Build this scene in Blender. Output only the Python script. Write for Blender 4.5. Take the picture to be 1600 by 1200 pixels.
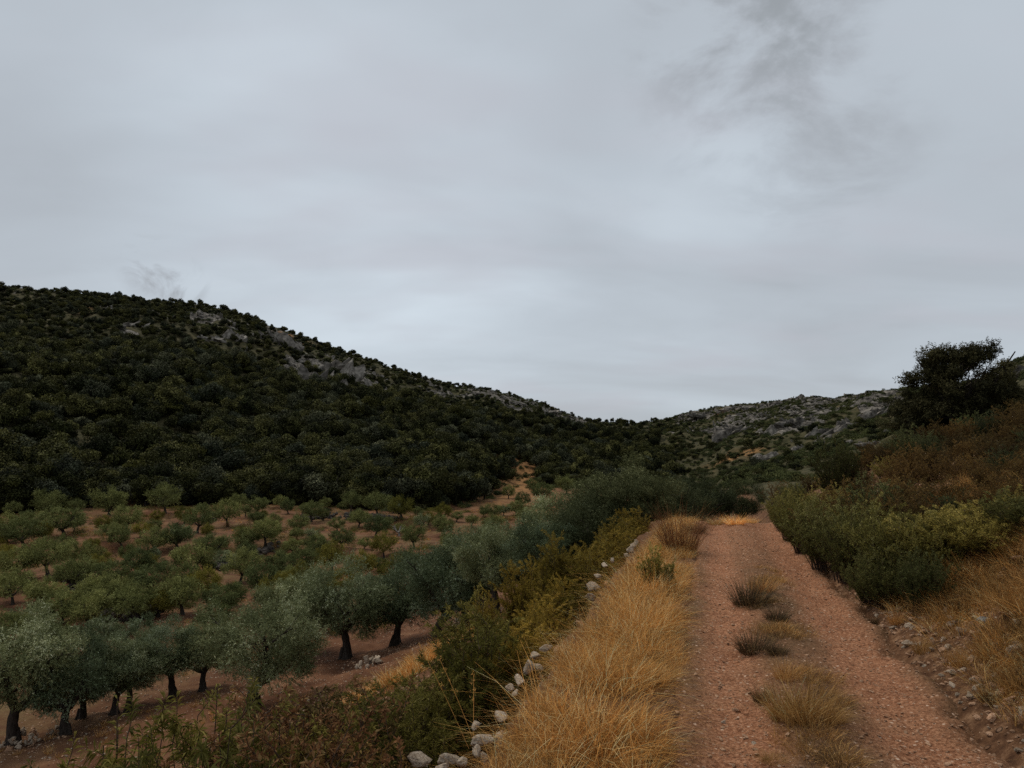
import bpy, math, random
import numpy as np
from mathutils import Vector, Euler

sc = bpy.context.scene
for o in list(bpy.data.objects):
    bpy.data.objects.remove(o)
C = sc.collection
rng = np.random.RandomState(7)
random.seed(7)

# ------------------------------------------------------------------ camera
F, CX, CY, PITCH, CAMZ = 1160.0, 800.0, 600.0, math.atan(100 / 1160.0), 2.0
cam_d = bpy.data.cameras.new('camera')
cam_d.sensor_width = 36.0
cam_d.lens = 36.0 * F / 1600.0
cam_d.clip_start, cam_d.clip_end = 0.1, 6000.0
cam = bpy.data.objects.new('camera', cam_d)
C.objects.link(cam)
cam.location = (0, 0, CAMZ)
cam.rotation_euler = (math.pi / 2 + PITCH, 0, 0)
sc.camera = cam


def ray(px, py):
    cp, sp = math.cos(PITCH), math.sin(PITCH)
    a, b = (px - CX) / F, -(py - CY) / F
    return a, cp - b * sp, sp + b * cp            # x, y, z (not unit)


# ------------------------------------------------------------------ sky, sun, exposure
SUN_EL, SUN_AZ = math.radians(58), math.radians(-48)     # azimuth from +Y, negative = to the left of the view
world = bpy.data.worlds.new('World')
sc.world = world
world.use_nodes = True
wn, wl = world.node_tree.nodes, world.node_tree.links
wn.clear()


def nd(t, ty, **kw):
    n = t.new(ty)
    for k, v in kw.items():
        setattr(n, k, v)
    return n


def mathn(t, l, op, a, b=None, clamp=False):
    n = t.new('ShaderNodeMath'); n.operation = op; n.use_clamp = clamp
    for i, s in enumerate((a, b)):
        if s is None: continue
        if isinstance(s, (int, float)): n.inputs[i].default_value = s
        else: l.new(s, n.inputs[i])
    return n.outputs[0]


def mixc(t, l, fac, a, b, mode='MIX'):
    n = t.new('ShaderNodeMix'); n.data_type = 'RGBA'; n.blend_type = mode
    for s, i in ((fac, 0), (a, 6), (b, 7)):
        if isinstance(s, (int, float)): n.inputs[i].default_value = s
        elif isinstance(s, tuple): n.inputs[i].default_value = (*s, 1)
        else: l.new(s, n.inputs[i])
    return n.outputs[2]


def noise(t, l, vec, scale, detail=4, rough=0.55, dist=0.0, lac=2.0):
    n = t.new('ShaderNodeTexNoise')
    n.inputs['Scale'].default_value = scale; n.inputs['Detail'].default_value = detail
    n.inputs['Roughness'].default_value = rough; n.inputs['Distortion'].default_value = dist
    n.inputs['Lacunarity'].default_value = lac
    if vec is not None: l.new(vec, n.inputs['Vector'])
    return n.outputs['Fac']


def ramp(t, l, fac, stops):
    n = t.new('ShaderNodeValToRGB'); cr = n.color_ramp
    while len(cr.elements) < len(stops): cr.elements.new(0.5)
    for e, (p, c) in zip(cr.elements, stops):
        e.position = p; e.color = (*c, 1) if isinstance(c, tuple) else (c, c, c, 1)
    if fac is not None: l.new(fac, n.inputs[0])
    return n.outputs[0]


def mapr(t, l, v, a, b, c, d, smooth=True):
    n = t.new('ShaderNodeMapRange')
    if smooth: n.interpolation_type = 'SMOOTHSTEP'
    l.new(v, n.inputs[0])
    for i, x in enumerate((a, b, c, d)): n.inputs[i + 1].default_value = x
    return n.outputs[0]


tc = nd(wn, 'ShaderNodeTexCoord')
sep = nd(wn, 'ShaderNodeSeparateXYZ'); wl.new(tc.outputs['Generated'], sep.inputs[0])
zz = mathn(wn, wl, 'ADD', mathn(wn, wl, 'MAXIMUM', sep.outputs[2], 0.0), 0.22)
comb = nd(wn, 'ShaderNodeCombineXYZ')
wl.new(mathn(wn, wl, 'DIVIDE', sep.outputs[0], zz), comb.inputs[0])
wl.new(mathn(wn, wl, 'DIVIDE', sep.outputs[1], zz), comb.inputs[1])
cv = comb.outputs[0]


def lobe(px, py, wide):
    """soft 0..1 lobe of cloud cover around a direction"""
    d = Vector(ray(px, py)).normalized()
    n = nd(wn, 'ShaderNodeVectorMath', operation='DOT_PRODUCT')
    wl.new(tc.outputs['Generated'], n.inputs[0]); n.inputs[1].default_value = d
    return mapr(wn, wl, n.outputs['Value'], math.cos(math.radians(wide)), 1.0, 0.0, 1.0)


mapn = nd(wn, 'ShaderNodeMapping'); wl.new(cv, mapn.inputs[0])
mapn.inputs['Rotation'].default_value = (0, 0, 0.35); mapn.inputs['Scale'].default_value = (0.8, 1.5, 1)
n1 = noise(wn, wl, mapn.outputs[0], 0.75, 4, 0.5, 0.5)
n2 = noise(wn, wl, cv, 3.2, 9, 0.6, 0.35)
n3 = noise(wn, wl, tc.outputs['Generated'], 16.0, 7, 0.62, 0.8)
br = mathn(wn, wl, 'ADD', mathn(wn, wl, 'MULTIPLY', mathn(wn, wl, 'SUBTRACT', n1, 0.5), 1.15), 0.50)
br = mathn(wn, wl, 'ADD', br, mathn(wn, wl, 'MULTIPLY', lobe(540, 350, 22), 0.30))
br = mathn(wn, wl, 'ADD', br, mathn(wn, wl, 'MULTIPLY', lobe(1080, 280, 10), 0.12))
smoke = mathn(wn, wl, 'MULTIPLY', mathn(wn, wl, 'MAXIMUM', lobe(1190, 70, 11), mathn(wn, wl, 'MULTIPLY', lobe(1270, 190, 9), 0.6)), mapr(wn, wl, n2, 0.40, 0.62, 0.0, 1.0))
br = mathn(wn, wl, 'SUBTRACT', br, mathn(wn, wl, 'MULTIPLY', smoke, 0.42))
wisp = mathn(wn, wl, 'MULTIPLY', mathn(wn, wl, 'MAXIMUM', lobe(238, 416, 2.6), lobe(280, 442, 2.2)), mapr(wn, wl, n3, 0.42, 0.62, 0.0, 1.0))
br = mathn(wn, wl, 'SUBTRACT', br, mathn(wn, wl, 'MULTIPLY', wisp, 0.62))
br = mathn(wn, wl, 'SUBTRACT', br, mathn(wn, wl, 'MULTIPLY', mapr(wn, wl, n2, 0.45, 0.75, 0.0, 1.0), 0.05))
ccol = ramp(wn, wl, br, [(0.0, (0.31, 0.335, 0.355)), (0.30, (0.43, 0.465, 0.505)), (0.60, (0.52, 0.575, 0.63)), (1.0, (0.68, 0.76, 0.83))])
tn = noise(wn, wl, mapn.outputs[0], 1.3, 3, 0.5)
ccol = mixc(wn, wl, mapr(wn, wl, tn, 0.45, 0.7, 0.0, 0.5), ccol, (0.50, 0.50, 0.55))
sky = nd(wn, 'ShaderNodeTexSky', sky_type='NISHITA')
sky.sun_disc = False; sky.sun_elevation = SUN_EL; sky.sun_rotation = SUN_AZ
skyb = mixc(wn, wl, 1.0, sky.outputs[0], (0.08, 0.08, 0.08), 'MULTIPLY')
final = mixc(wn, wl, 0.94, skyb, ccol)
bg = nd(wn, 'ShaderNodeBackground'); wl.new(final, bg.inputs[0]); bg.inputs[1].default_value = 1.0
wo = nd(wn, 'ShaderNodeOutputWorld'); wl.new(bg.outputs[0], wo.inputs[0])

sun_d = bpy.data.lights.new('sun', 'SUN')
sun_d.energy = 1.5; sun_d.angle = math.radians(16); sun_d.color = (1.0, 0.92, 0.80)
sun = bpy.data.objects.new('sun', sun_d); C.objects.link(sun)
sdir = Vector((math.sin(SUN_AZ) * math.cos(SUN_EL), math.cos(SUN_AZ) * math.cos(SUN_EL), math.sin(SUN_EL)))
sun.rotation_euler = sdir.to_track_quat('Z', 'Y').to_euler()

sc.view_settings.view_transform = 'Standard'
sc.view_settings.look = 'None'
sc.view_settings.exposure = 0.0
sc.view_settings.gamma = 1.0
sc.view_settings.use_curve_mapping = False
sc.cycles.max_bounces = 4
sc.cycles.diffuse_bounces = 2
sc.cycles.glossy_bounces = 1
sc.cycles.transmission_bounces = 2
sc.cycles.use_denoising = False
sc.cycles.use_adaptive_sampling = False

# ------------------------------------------------------------------ numpy noise
PERM = np.random.RandomState(3).permutation(4096)
GRAD = np.random.RandomState(4).uniform(0, 2 * np.pi, 4096)
GX, GY = np.cos(GRAD), np.sin(GRAD)


def pn(x, y):
    x0, y0 = np.floor(x).astype(np.int64), np.floor(y).astype(np.int64)
    fx, fy = x - x0, y - y0
    ux, uy = fx * fx * fx * (fx * (fx * 6 - 15) + 10), fy * fy * fy * (fy * (fy * 6 - 15) + 10)

    def g(ix, iy, dx, dy):
        h = PERM[(PERM[ix & 4095] + iy) & 4095]
        return GX[h] * dx + GY[h] * dy
    a, b = g(x0, y0, fx, fy), g(x0 + 1, y0, fx - 1, fy)
    c, d = g(x0, y0 + 1, fx, fy - 1), g(x0 + 1, y0 + 1, fx - 1, fy - 1)
    return (a + ux * (b - a) + uy * ((c + ux * (d - c)) - (a + ux * (b - a)))) * 1.5


def fbm(x, y, o=4, g=0.5):
    r, a = 0, 1.0
    for i in range(o):
        r = r + a * pn(x + 17.3 * i, y - 9.1 * i); x, y, a = x * 2.03, y * 2.03, a * g
    return r


def ridged(x, y, o=4):
    r, a = 0, 1.0
    for i in range(o):
        r = r + a * (1 - np.abs(pn(x + 5.3 * i, y + 2.1 * i)) * 2); x, y, a = x * 2.1, y * 2.1, a * 0.5
    return r / 1.9


def sstep(a, b, x):
    t = np.clip((x - a) / (b - a), 0, 1)
    return t * t * (3 - 2 * t)


# ------------------------------------------------------------------ the shape of the land
RS, RC = math.sin(math.atan(305 / 1160.0)), math.cos(math.atan(305 / 1160.0))   # direction of the track
# skyline of the far ridge: bearing (as tangent) -> slope of the line of sight, distance
SKY = [(-400, 450, 380), (-150, 436, 390), (0, 447, 400), (100, 456, 400), (200, 467, 405), (300, 474, 410), (350, 484, 415), (420, 508, 420), (480, 528, 430),
       (560, 557, 440), (650, 588, 450), (700, 600, 455), (780, 614, 460), (850, 631, 465), (900, 653, 470), (950, 661, 475),
       (1000, 662, 470), (1040, 655, 455), (1100, 640, 430), (1150, 632, 420), (1200, 628, 410), (1260, 621, 400), (1300, 625, 390),
       (1350, 615, 370), (1400, 607, 350), (1450, 603, 330), (1530, 594, 300), (1560, 580, 280), (1600, 562, 265), (1750, 545, 240), (2100, 560, 230)]
_r = [ray(a, b) for a, b, _ in SKY]
K_T = np.array([r[0] / r[1] for r in _r])
K_A = np.arctan(K_T)
K_E = np.array([r[2] / math.hypot(r[0], r[1]) for r in _r])
K_D = np.array([s[2] for s in SKY], float)


def az_px(px):
    return np.arctan((np.asarray(px, float) - CX) / F)


D0P = np.array([-400, 0, 400, 550, 700, 760, 800, 900, 1000, 1200, 1400, 1600, 2100], float)
D0V = np.array([125, 127, 127, 116, 112, 132, 170, 175, 150, 110, 70, 50, 45], float)
EXP = np.array([1.08, 1.08, 1.08, 1.1, 1.12, 1.15, 1.2, 1.3, 1.5, 1.8, 1.7, 1.5, 1.3])
VP = np.array([-400, -60, -30, -20, -13, -9, -6, -4, -2.3, -1.75, -1.45, -0.4, 1.0, 1.9, 2.3, 3.0, 4, 6, 10, 20, 60, 400], float)
ZP = np.array([-7.2, -7.1, -6.9, -6.5, -5.8, -4.6, -2.9, -1.8, -1.05, -0.75, 0.0, 0.0, 0.0, 0.02, 0.16, 0.66, 1.30, 2.05, 3.0, 4.7, 9.0, 9.0])


def uv(x, y):
    return x * RS + y * RC, x * RC - y * RS


def xy(u, v):
    return u * RS + v * RC, u * RC - v * RS


def far_t(x, y):
    az = np.arctan2(x, y); d = np.hypot(x, y)
    azc = np.clip(az, -1.0, 1.0)
    d0 = np.interp(azc, az_px(D0P), D0V); dr = np.interp(azc, K_A, K_D)
    return az, d, d0, dr


def H(x, y):
    x = np.asarray(x, float); y = np.asarray(y, float)
    u, v = uv(x, y)
    a = -5.0 * sstep(20.5, 75, u) - 1.0 * sstep(20.5, 30, u) * sstep(6, 0, v)
    vj = v + 0.22 * pn(u * 0.55, v * 0.0 + 3.1) * sstep(-0.9, -1.6, v)
    p = np.interp(vj, VP, ZP)
    left = a + p * (7.2 + a) / 7.2
    right = a + p
    z = np.where(v < 0, left, right)
    off = sstep(-1.2, -2.5, v) + sstep(2.0, 3.0, v)
    z = z + sstep(2.1, 2.6, v) * sstep(9, 5, v) * (0.10 * fbm(x * 2.2, y * 2.2, 4) + 0.10 * np.abs(pn(x * 1.3 + 8, y * 1.3)))
    z = z + off * (0.10 * fbm(x * 0.8, y * 0.8, 3) + 0.35 * fbm(x * 0.07, y * 0.07, 2) * sstep(5, 25, np.abs(v)))
    z = z + 0.018 * fbm(x * 4, y * 4, 3)
    # low terraces across the olive field
    f = sstep(-16, -26, v) * sstep(150, 110, np.hypot(x, y))
    z = z + f * 0.5 * (sstep(-0.1, 0.1, np.sin(u * 0.23 + 0.02 * v + 1.2 * pn(x * 0.03, y * 0.03))) - 0.5)
    az, d, d0, dr = far_t(x, y)
    azc = np.clip(az, -1.0, 1.0)
    zr = CAMZ + np.interp(azc, K_A, K_E) * dr
    t = np.clip((d - d0) / (dr - d0), 0, 1)
    ex = np.interp(azc, az_px(D0P), EXP)
    s = np.power(t, ex)
    gate = sstep(1.45, 1.05, np.abs(az))
    zf = z * (1 - s) + zr * s
    bump = np.sin(np.pi * np.clip(t, 0, 1)) ** 0.7
    zf = zf + bump * (5.5 * fbm(x * 0.012 + 3, y * 0.012, 3) + 1.6 * fbm(x * 0.05, y * 0.05, 3))
    zf = zf - 0.33 * np.maximum(d - dr, 0)
    rk = rockmask(x, y)
    zf = zf + rk * (2.6 * (ridged(x * 0.07 + 0.05 * zf, y * 0.05, 4) - 0.45) + 0.5 * fbm(x * 0.6, y * 0.6, 2))
    zf = zf + sstep(0, 0.1, t) * 0.5 * fbm(x * 0.22, y * 0.22, 3)
    g = sstep(0.0, 0.02, t) * gate
    zz = z * (1 - g) + zf * g
    return np.where(d > d0, zz, z)


ROCKS = [  # px, relative height up the slope t, px radius, t radius, weight
    (475, 0.58, 62, 0.20, 0.95), (560, 0.64, 60, 0.18, 1.0), (350, 0.80, 60, 0.09, 0.8), (210, 0.80, 60, 0.08, 0.7), (80, 0.90, 160, 0.10, 0.35),
    (430, 0.86, 60, 0.10, 0.8), (800, 0.90, 120, 0.13, 0.9), (700, 0.93, 60, 0.1, 0.7),
    (1150, 0.72, 80, 0.13, 1.0), (1260, 0.72, 70, 0.15, 1.0), (1350, 0.70, 70, 0.16, 1.0), (1110, 0.92, 60, 0.08, 1.0), (1260, 0.95, 150, 0.07, 0.9),
    (1210, 0.45, 45, 0.05, 1.0), (980, 0.62, 50, 0.05, 0.8), (1590, 0.9, 60, 0.2, 1.0), (300, 0.16, 28, 0.02, 1.0), (1270, .50, 25, .03, 1)]


def rockmask(x, y):
    az, d, d0, dr = far_t(x, y)
    t = (d - d0) / (dr - d0)
    px = CX + F * np.tan(np.clip(az, -1, 1))
    m = np.zeros_like(d)
    for p, tt, rp, rt, w in ROCKS:
        m = np.maximum(m, w * np.exp(-((px - p) / rp) ** 2 - ((t - tt) / rt) ** 2))
    n = fbm(x * 0.04, y * 0.04, 4, 0.6)
    return sstep(0.35, 0.75, m + 0.6 * n) * sstep(0.02, 0.1, t)


def h1(x, y):
    return float(H(np.array([x]), np.array([y]))[0])


_D = np.geomspace(2.2, 620, 5000)


def hit(px, py):
    """where the line of sight through a photograph point meets the land"""
    r = ray(px, py); n = math.hypot(r[0], r[1])
    x, y, z = _D * r[0] / n, _D * r[1] / n, CAMZ + _D * r[2] / n
    k = np.argmax(z < H(x, y))
    if z[k] >= h1(x[k], y[k]): return None
    return float(x[k]), float(y[k]), float(H(x[k:k + 1], y[k:k + 1])[0]), float(_D[k])


def at(px, d):
    a = math.atan((px - CX) / F)
    x, y = d * math.sin(a), d * math.cos(a)
    return x, y, h1(x, y), d


def topz(px, py, d):
    r = ray(px, py); return CAMZ + r[2] / math.hypot(r[0], r[1]) * d


# ------------------------------------------------------------------ mesh helpers
class MB:
    def __init__(s):
        s.v, s.f, s.var, s.mi, s.n = [], [], [], [], 0

    def add(s, verts, faces, var=0.5, mi=0):
        verts = np.asarray(verts, np.float32).reshape(-1, 3); faces = np.asarray(faces, np.int64)
        if faces.shape[1] == 3: faces = np.hstack([faces, -np.ones((len(faces), 1), np.int64) - s.n])
        s.v.append(verts); s.f.append(faces + s.n)
        s.var.append(np.broadcast_to(np.asarray(var, np.float32), (len(faces),)).copy()); s.mi.append(np.full(len(faces), mi, np.int32))
        s.n += len(verts)

    def leaves(s, P, D, L, W, var, mi=0, droop=0.0, nrm=None):
        N = len(P)
        R = rng.normal(size=(N, 3))
        if nrm is not None:      # blades lying roughly in the skin of the crown
            R = nrm + 0.45 * R; D = unit(D - 0.75 * (D * nrm).sum(1, keepdims=True) * nrm)
        S = np.cross(D, R); S /= np.linalg.norm(S, axis=1)[:, None] + 1e-9
        L = np.broadcast_to(L, (N,))[:, None]; W = np.broadcast_to(W, (N,))[:, None]
        U = np.cross(S, D)
        mid = P + D * L * 0.45 + U * W * 0.25
        tip = P + D * L + np.array([0, 0, -1]) * L * droop
        V = np.stack([P, mid + S * W / 2, tip, mid - S * W / 2], 1).reshape(-1, 3)
        s.add(V, np.arange(4 * N).reshape(N, 4), var, mi)

    def tube(s, pts, rad, sides=6, var=0.5, mi=0, rough=0.0):
        pts = np.asarray(pts, float); n = len(pts)
        T = np.gradient(pts, axis=0); T /= np.linalg.norm(T, axis=1)[:, None] + 1e-9
        ref = np.array([0.31, 0.95, 0.05])
        A = np.cross(T, ref); A /= np.linalg.norm(A, axis=1)[:, None] + 1e-9
        B = np.cross(T, A)
        th = np.linspace(0, 2 * np.pi, sides, endpoint=False)
        rr = np.asarray(rad, float)[:, None] * (1 + rough * rng.normal(size=(n, sides)))
        V = pts[:, None, :] + rr[:, :, None] * (np.cos(th)[None, :, None] * A[:, None, :] + np.sin(th)[None, :, None] * B[:, None, :])
        i, j = np.meshgrid(np.arange(n - 1), np.arange(sides), indexing='ij')
        a = i * sides + j; b = i * sides + (j + 1) % sides
        s.add(V.reshape(-1, 3), np.stack([a, b, b + sides, a + sides], -1).reshape(-1, 4), var, mi)

    def blades(s, P, D, L, W, bend, var, mi=0, seg=3):
        """grass blades: ribbons bending along D"""
        N = len(P); L = np.broadcast_to(L, (N,)); W = np.broadcast_to(W, (N,))
        az = np.stack([np.cos(bend[0]), np.sin(bend[0]), np.zeros(N)], 1)
        side = np.stack([-np.sin(bend[0] + .6), np.cos(bend[0] + .6), np.zeros(N)], 1)
        rows = []
        for k in range(seg + 1):
            t = k / seg
            c = P + D * (L * t)[:, None] + az * (L * bend[1] * t * t)[:, None] - np.array([0, 0, 1]) * (L * bend[1] * 0.45 * t ** 3)[:, None]
            w = (W * (1 - 0.85 * t))[:, None] * 0.5
            rows += [c - side * w, c + side * w]
        V = np.stack(rows, 1); m = 2 * (seg + 1)
        f = []
        for k in range(seg): f.append([2 * k, 2 * k + 1, 2 * k + 3, 2 * k + 2])
        Fa = (np.arange(N) * m)[:, None, None] + np.array(f)[None]
        s.add(V.reshape(-1, 3), Fa.reshape(-1, 4), np.repeat(var, seg), mi)

    def mesh(s, name, mats, smooth=False):
        me = bpy.data.meshes.new(name)
        V = np.concatenate(s.v); Fa = np.concatenate(s.f); var = np.concatenate(s.var); mi = np.concatenate(s.mi)
        tri = Fa[:, 3] < 0
        cnt = np.where(tri, 3, 4).astype(np.int32)
        loops = Fa.reshape(-1); loops = loops[loops >= 0].astype(np.int32)
        me.vertices.add(len(V)); me.vertices.foreach_set('co', V.reshape(-1))
        me.loops.add(len(loops)); me.loops.foreach_set('vertex_index', loops)
        me.polygons.add(len(Fa)); me.polygons.foreach_set('loop_start', np.concatenate([[0], np.cumsum(cnt)[:-1]]).astype(np.int32))
        me.polygons.foreach_set('material_index', mi)
        if smooth: me.polygons.foreach_set('use_smooth', np.ones(len(Fa), bool))
        at_ = me.attributes.new('var', 'FLOAT', 'FACE'); at_.data.foreach_set('value', var)
        for m in mats: me.materials.append(m)
        me.update(calc_edges=True)
        return me


def link(name, data, parent=None, loc=(0, 0, 0), rot=(0, 0, 0), scl=(1, 1, 1)):
    o = bpy.data.objects.new(name, data); C.objects.link(o)
    o.parent = parent; o.location = loc; o.rotation_euler = rot
    o.scale = (scl,) * 3 if isinstance(scl, (int, float)) else scl
    return o


def tag(o, label, cat, group=None, kind=None):
    if label: o['label'] = label
    if cat: o['category'] = cat
    if group: o['group'] = group
    if kind: o['kind'] = kind
    return o


# ------------------------------------------------------------------ materials
def new_mat(name):
    m = bpy.data.materials.new(name); m.use_nodes = True
    t, l = m.node_tree.nodes, m.node_tree.links
    t.clear()
    return m, t, l


def attr(t, name, kind='GEOMETRY'):
    n = t.new('ShaderNodeAttribute'); n.attribute_name = name; n.attribute_type = kind
    return n.outputs['Fac']


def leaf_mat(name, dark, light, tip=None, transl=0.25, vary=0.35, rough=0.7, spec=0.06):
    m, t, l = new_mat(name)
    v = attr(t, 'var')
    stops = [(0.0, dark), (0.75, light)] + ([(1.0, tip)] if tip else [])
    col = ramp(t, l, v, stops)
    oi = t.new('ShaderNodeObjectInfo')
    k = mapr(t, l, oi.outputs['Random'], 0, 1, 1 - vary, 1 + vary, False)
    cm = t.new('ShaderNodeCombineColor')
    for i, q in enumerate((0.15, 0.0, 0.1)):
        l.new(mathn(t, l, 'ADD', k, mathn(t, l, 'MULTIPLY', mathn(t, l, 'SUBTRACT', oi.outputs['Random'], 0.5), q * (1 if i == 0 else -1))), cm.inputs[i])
    col = mixc(t, l, 1.0, col, cm.outputs[0], 'MULTIPLY')
    p = t.new('ShaderNodeBsdfPrincipled'); l.new(col, p.inputs['Base Color'])
    p.inputs['Roughness'].default_value = rough; p.inputs['Specular IOR Level'].default_value = spec
    tr = t.new('ShaderNodeBsdfTranslucent'); l.new(col, tr.inputs[0])
    mx = t.new('ShaderNodeMixShader'); mx.inputs[0].default_value = transl
    l.new(p.outputs[0], mx.inputs[1]); l.new(tr.outputs[0], mx.inputs[2])
    o = t.new('ShaderNodeOutputMaterial'); l.new(mx.outputs[0], o.inputs[0])
    return m


def bark_mat(name, a, b, sc_=9.0):
    m, t, l = new_mat(name)
    g = t.new('ShaderNodeTexCoord')
    mp = t.new('ShaderNodeMapping'); l.new(g.outputs['Object'], mp.inputs[0]); mp.inputs['Scale'].default_value = (1, 1, 0.25)
    n = noise(t, l, mp.outputs[0], sc_ * 2, 6, 0.65)
    col = ramp(t, l, n, [(0.3, a), (0.7, b)])
    p = t.new('ShaderNodeBsdfPrincipled'); l.new(col, p.inputs['Base Color']); p.inputs['Roughness'].default_value = 0.9
    p.inputs['Specular IOR Level'].default_value = 0.15
    bp = t.new('ShaderNodeBump'); bp.inputs['Strength'].default_value = 0.9; bp.inputs['Distance'].default_value = 0.04
    l.new(n, bp.inputs['Height']); l.new(bp.outputs[0], p.inputs['Normal'])
    o = t.new('ShaderNodeOutputMaterial'); l.new(p.outputs[0], o.inputs[0])
    return m


def stone_mat(name, a, b, c, s=6.0, vary=0.25):
    m, t, l = new_mat(name)
    g = t.new('ShaderNodeTexCoord'); gv = g.outputs['Object']
    n = noise(t, l, gv, s, 8, 0.65, 0.4); n2 = noise(t, l, gv, s * 5, 5, 0.7)
    col = ramp(t, l, n, [(0.32, a), (0.5, b), (0.68, c)])
    col = mixc(t, l, mapr(t, l, n2, 0.5, 0.75, 0, 0.6), col, (a[0] * .5, a[1] * .5, a[2] * .5))
    oi = t.new('ShaderNodeObjectInfo')
    k = mapr(t, l, oi.outputs['Random'], 0, 1, 1 - vary, 1 + vary, False)
    cm = t.new('ShaderNodeCombineColor')
    for i in range(3): l.new(k, cm.inputs[i])
    col = mixc(t, l, 1.0, col, cm.outputs[0], 'MULTIPLY')
    p = t.new('ShaderNodeBsdfPrincipled'); l.new(col, p.inputs['Base Color']); p.inputs['Roughness'].default_value = 0.9
    p.inputs['Specular IOR Level'].default_value = 0.06
    bp = t.new('ShaderNodeBump'); bp.inputs['Strength'].default_value = 0.7; bp.inputs['Distance'].default_value = 0.03
    l.new(mathn(t, l, 'ADD', n, mathn(t, l, 'MULTIPLY', n2, 0.4)), bp.inputs['Height']); l.new(bp.outputs[0], p.inputs['Normal'])
    o = t.new('ShaderNodeOutputMaterial'); l.new(p.outputs[0], o.inputs[0])
    return m


M_OLIVE = leaf_mat('olive_leaf', (0.065, 0.078, 0.031), (0.244, 0.272, 0.130), (0.583, 0.616, 0.406))
M_OLIVE_FAR = leaf_mat('olive_leaf_green', (0.062, 0.071, 0.022), (0.202, 0.217, 0.070), (0.373, 0.381, 0.155))
M_OLIVE_DARK = leaf_mat('olive_leaf_dark', (0.026, 0.032, 0.012), (0.090, 0.100, 0.042), (0.20, 0.215, 0.11))
M_OLIVE_YEL = leaf_mat('olive_leaf_yellowish', (0.075, 0.070, 0.013), (0.204, 0.182, 0.033), (0.330, 0.286, 0.077))
M_OAK = leaf_mat('oak_leaf', (0.007, 0.009, 0.003), (0.059, 0.059, 0.019), (0.147, 0.145, 0.050), 0.12, 0.55)
M_OAKY = leaf_mat('light_oak_leaf', (0.012, 0.014, 0.004), (0.072, 0.072, 0.019), (0.15, 0.145, 0.045), 0.12, 0.5)
M_OAKG = leaf_mat('grey_oak_leaf', (0.010, 0.012, 0.007), (0.062, 0.068, 0.036), (0.16, 0.165, 0.095), 0.12, 0.4)
M_SCRUB = leaf_mat('scrub_leaf', (0.036, 0.043, 0.016), (0.107, 0.119, 0.042), (0.193, 0.198, 0.078), 0.15, 0.4)
M_CIST = leaf_mat('rockrose_leaf', (0.074, 0.062, 0.012), (0.275, 0.231, 0.056), (0.517, 0.419, 0.135))
M_CISTG = leaf_mat('mastic_leaf', (0.042, 0.047, 0.012), (0.158, 0.152, 0.045), (0.342, 0.310, 0.116))
M_BROWN = leaf_mat('withered_leaf', (0.052, 0.027, 0.008), (0.163, 0.098, 0.030), (0.265, 0.180, 0.056))
M_RUSSET = leaf_mat('russet_leaf', (0.085, 0.033, 0.016), (0.220, 0.104, 0.044), (0.304, 0.206, 0.088))
M_WISPY = leaf_mat('wispy_leaf', (0.088, 0.062, 0.009), (0.292, 0.199, 0.031), (0.467, 0.327, 0.071))
M_WEED = leaf_mat('weed_leaf', (0.041, 0.037, 0.007), (0.145, 0.128, 0.025), (0.281, 0.230, 0.068))
M_GOLD = leaf_mat('golden_straw', (0.314, 0.118, 0.026), (0.950, 0.520, 0.153), (0.950, 0.859, 0.460), 0.35, 0.32)
M_TAN = leaf_mat('tan_straw', (0.219, 0.106, 0.031), (0.541, 0.287, 0.093), (0.799, 0.506, 0.195), 0.3, 0.2)
M_DARKTUFT = leaf_mat('dark_tuft', (0.043, 0.027, 0.015), (0.135, 0.084, 0.043), (0.312, 0.203, 0.085), 0.2, 0.2)
M_BARK = bark_mat('olive_bark', (0.018, 0.014, 0.011), (0.075, 0.060, 0.048))
M_TWIG = bark_mat('brown_twig', (0.03, 0.02, 0.014), (0.10, 0.065, 0.045))
M_STONE = stone_mat('pale_stone', (0.20, 0.145, 0.095), (0.42, 0.325, 0.235), (0.62, 0.53, 0.42))
M_STONER = stone_mat('reddish_stone', (0.28, 0.135, 0.07), (0.50, 0.30, 0.18), (0.70, 0.50, 0.35))
M_STONED = stone_mat('dark_stone', (0.030, 0.026, 0.022), (0.070, 0.060, 0.050), (0.15, 0.125, 0.105))
M_STONEB = stone_mat('bluish_stone', (0.15, 0.17, 0.17), (0.26, 0.30, 0.30), (0.42, 0.45, 0.43))
M_CRAG = stone_mat('crag_rock', (0.032, 0.028, 0.023), (0.150, 0.134, 0.114), (0.34, 0.305, 0.26), 0.9, 0.25)


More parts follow.
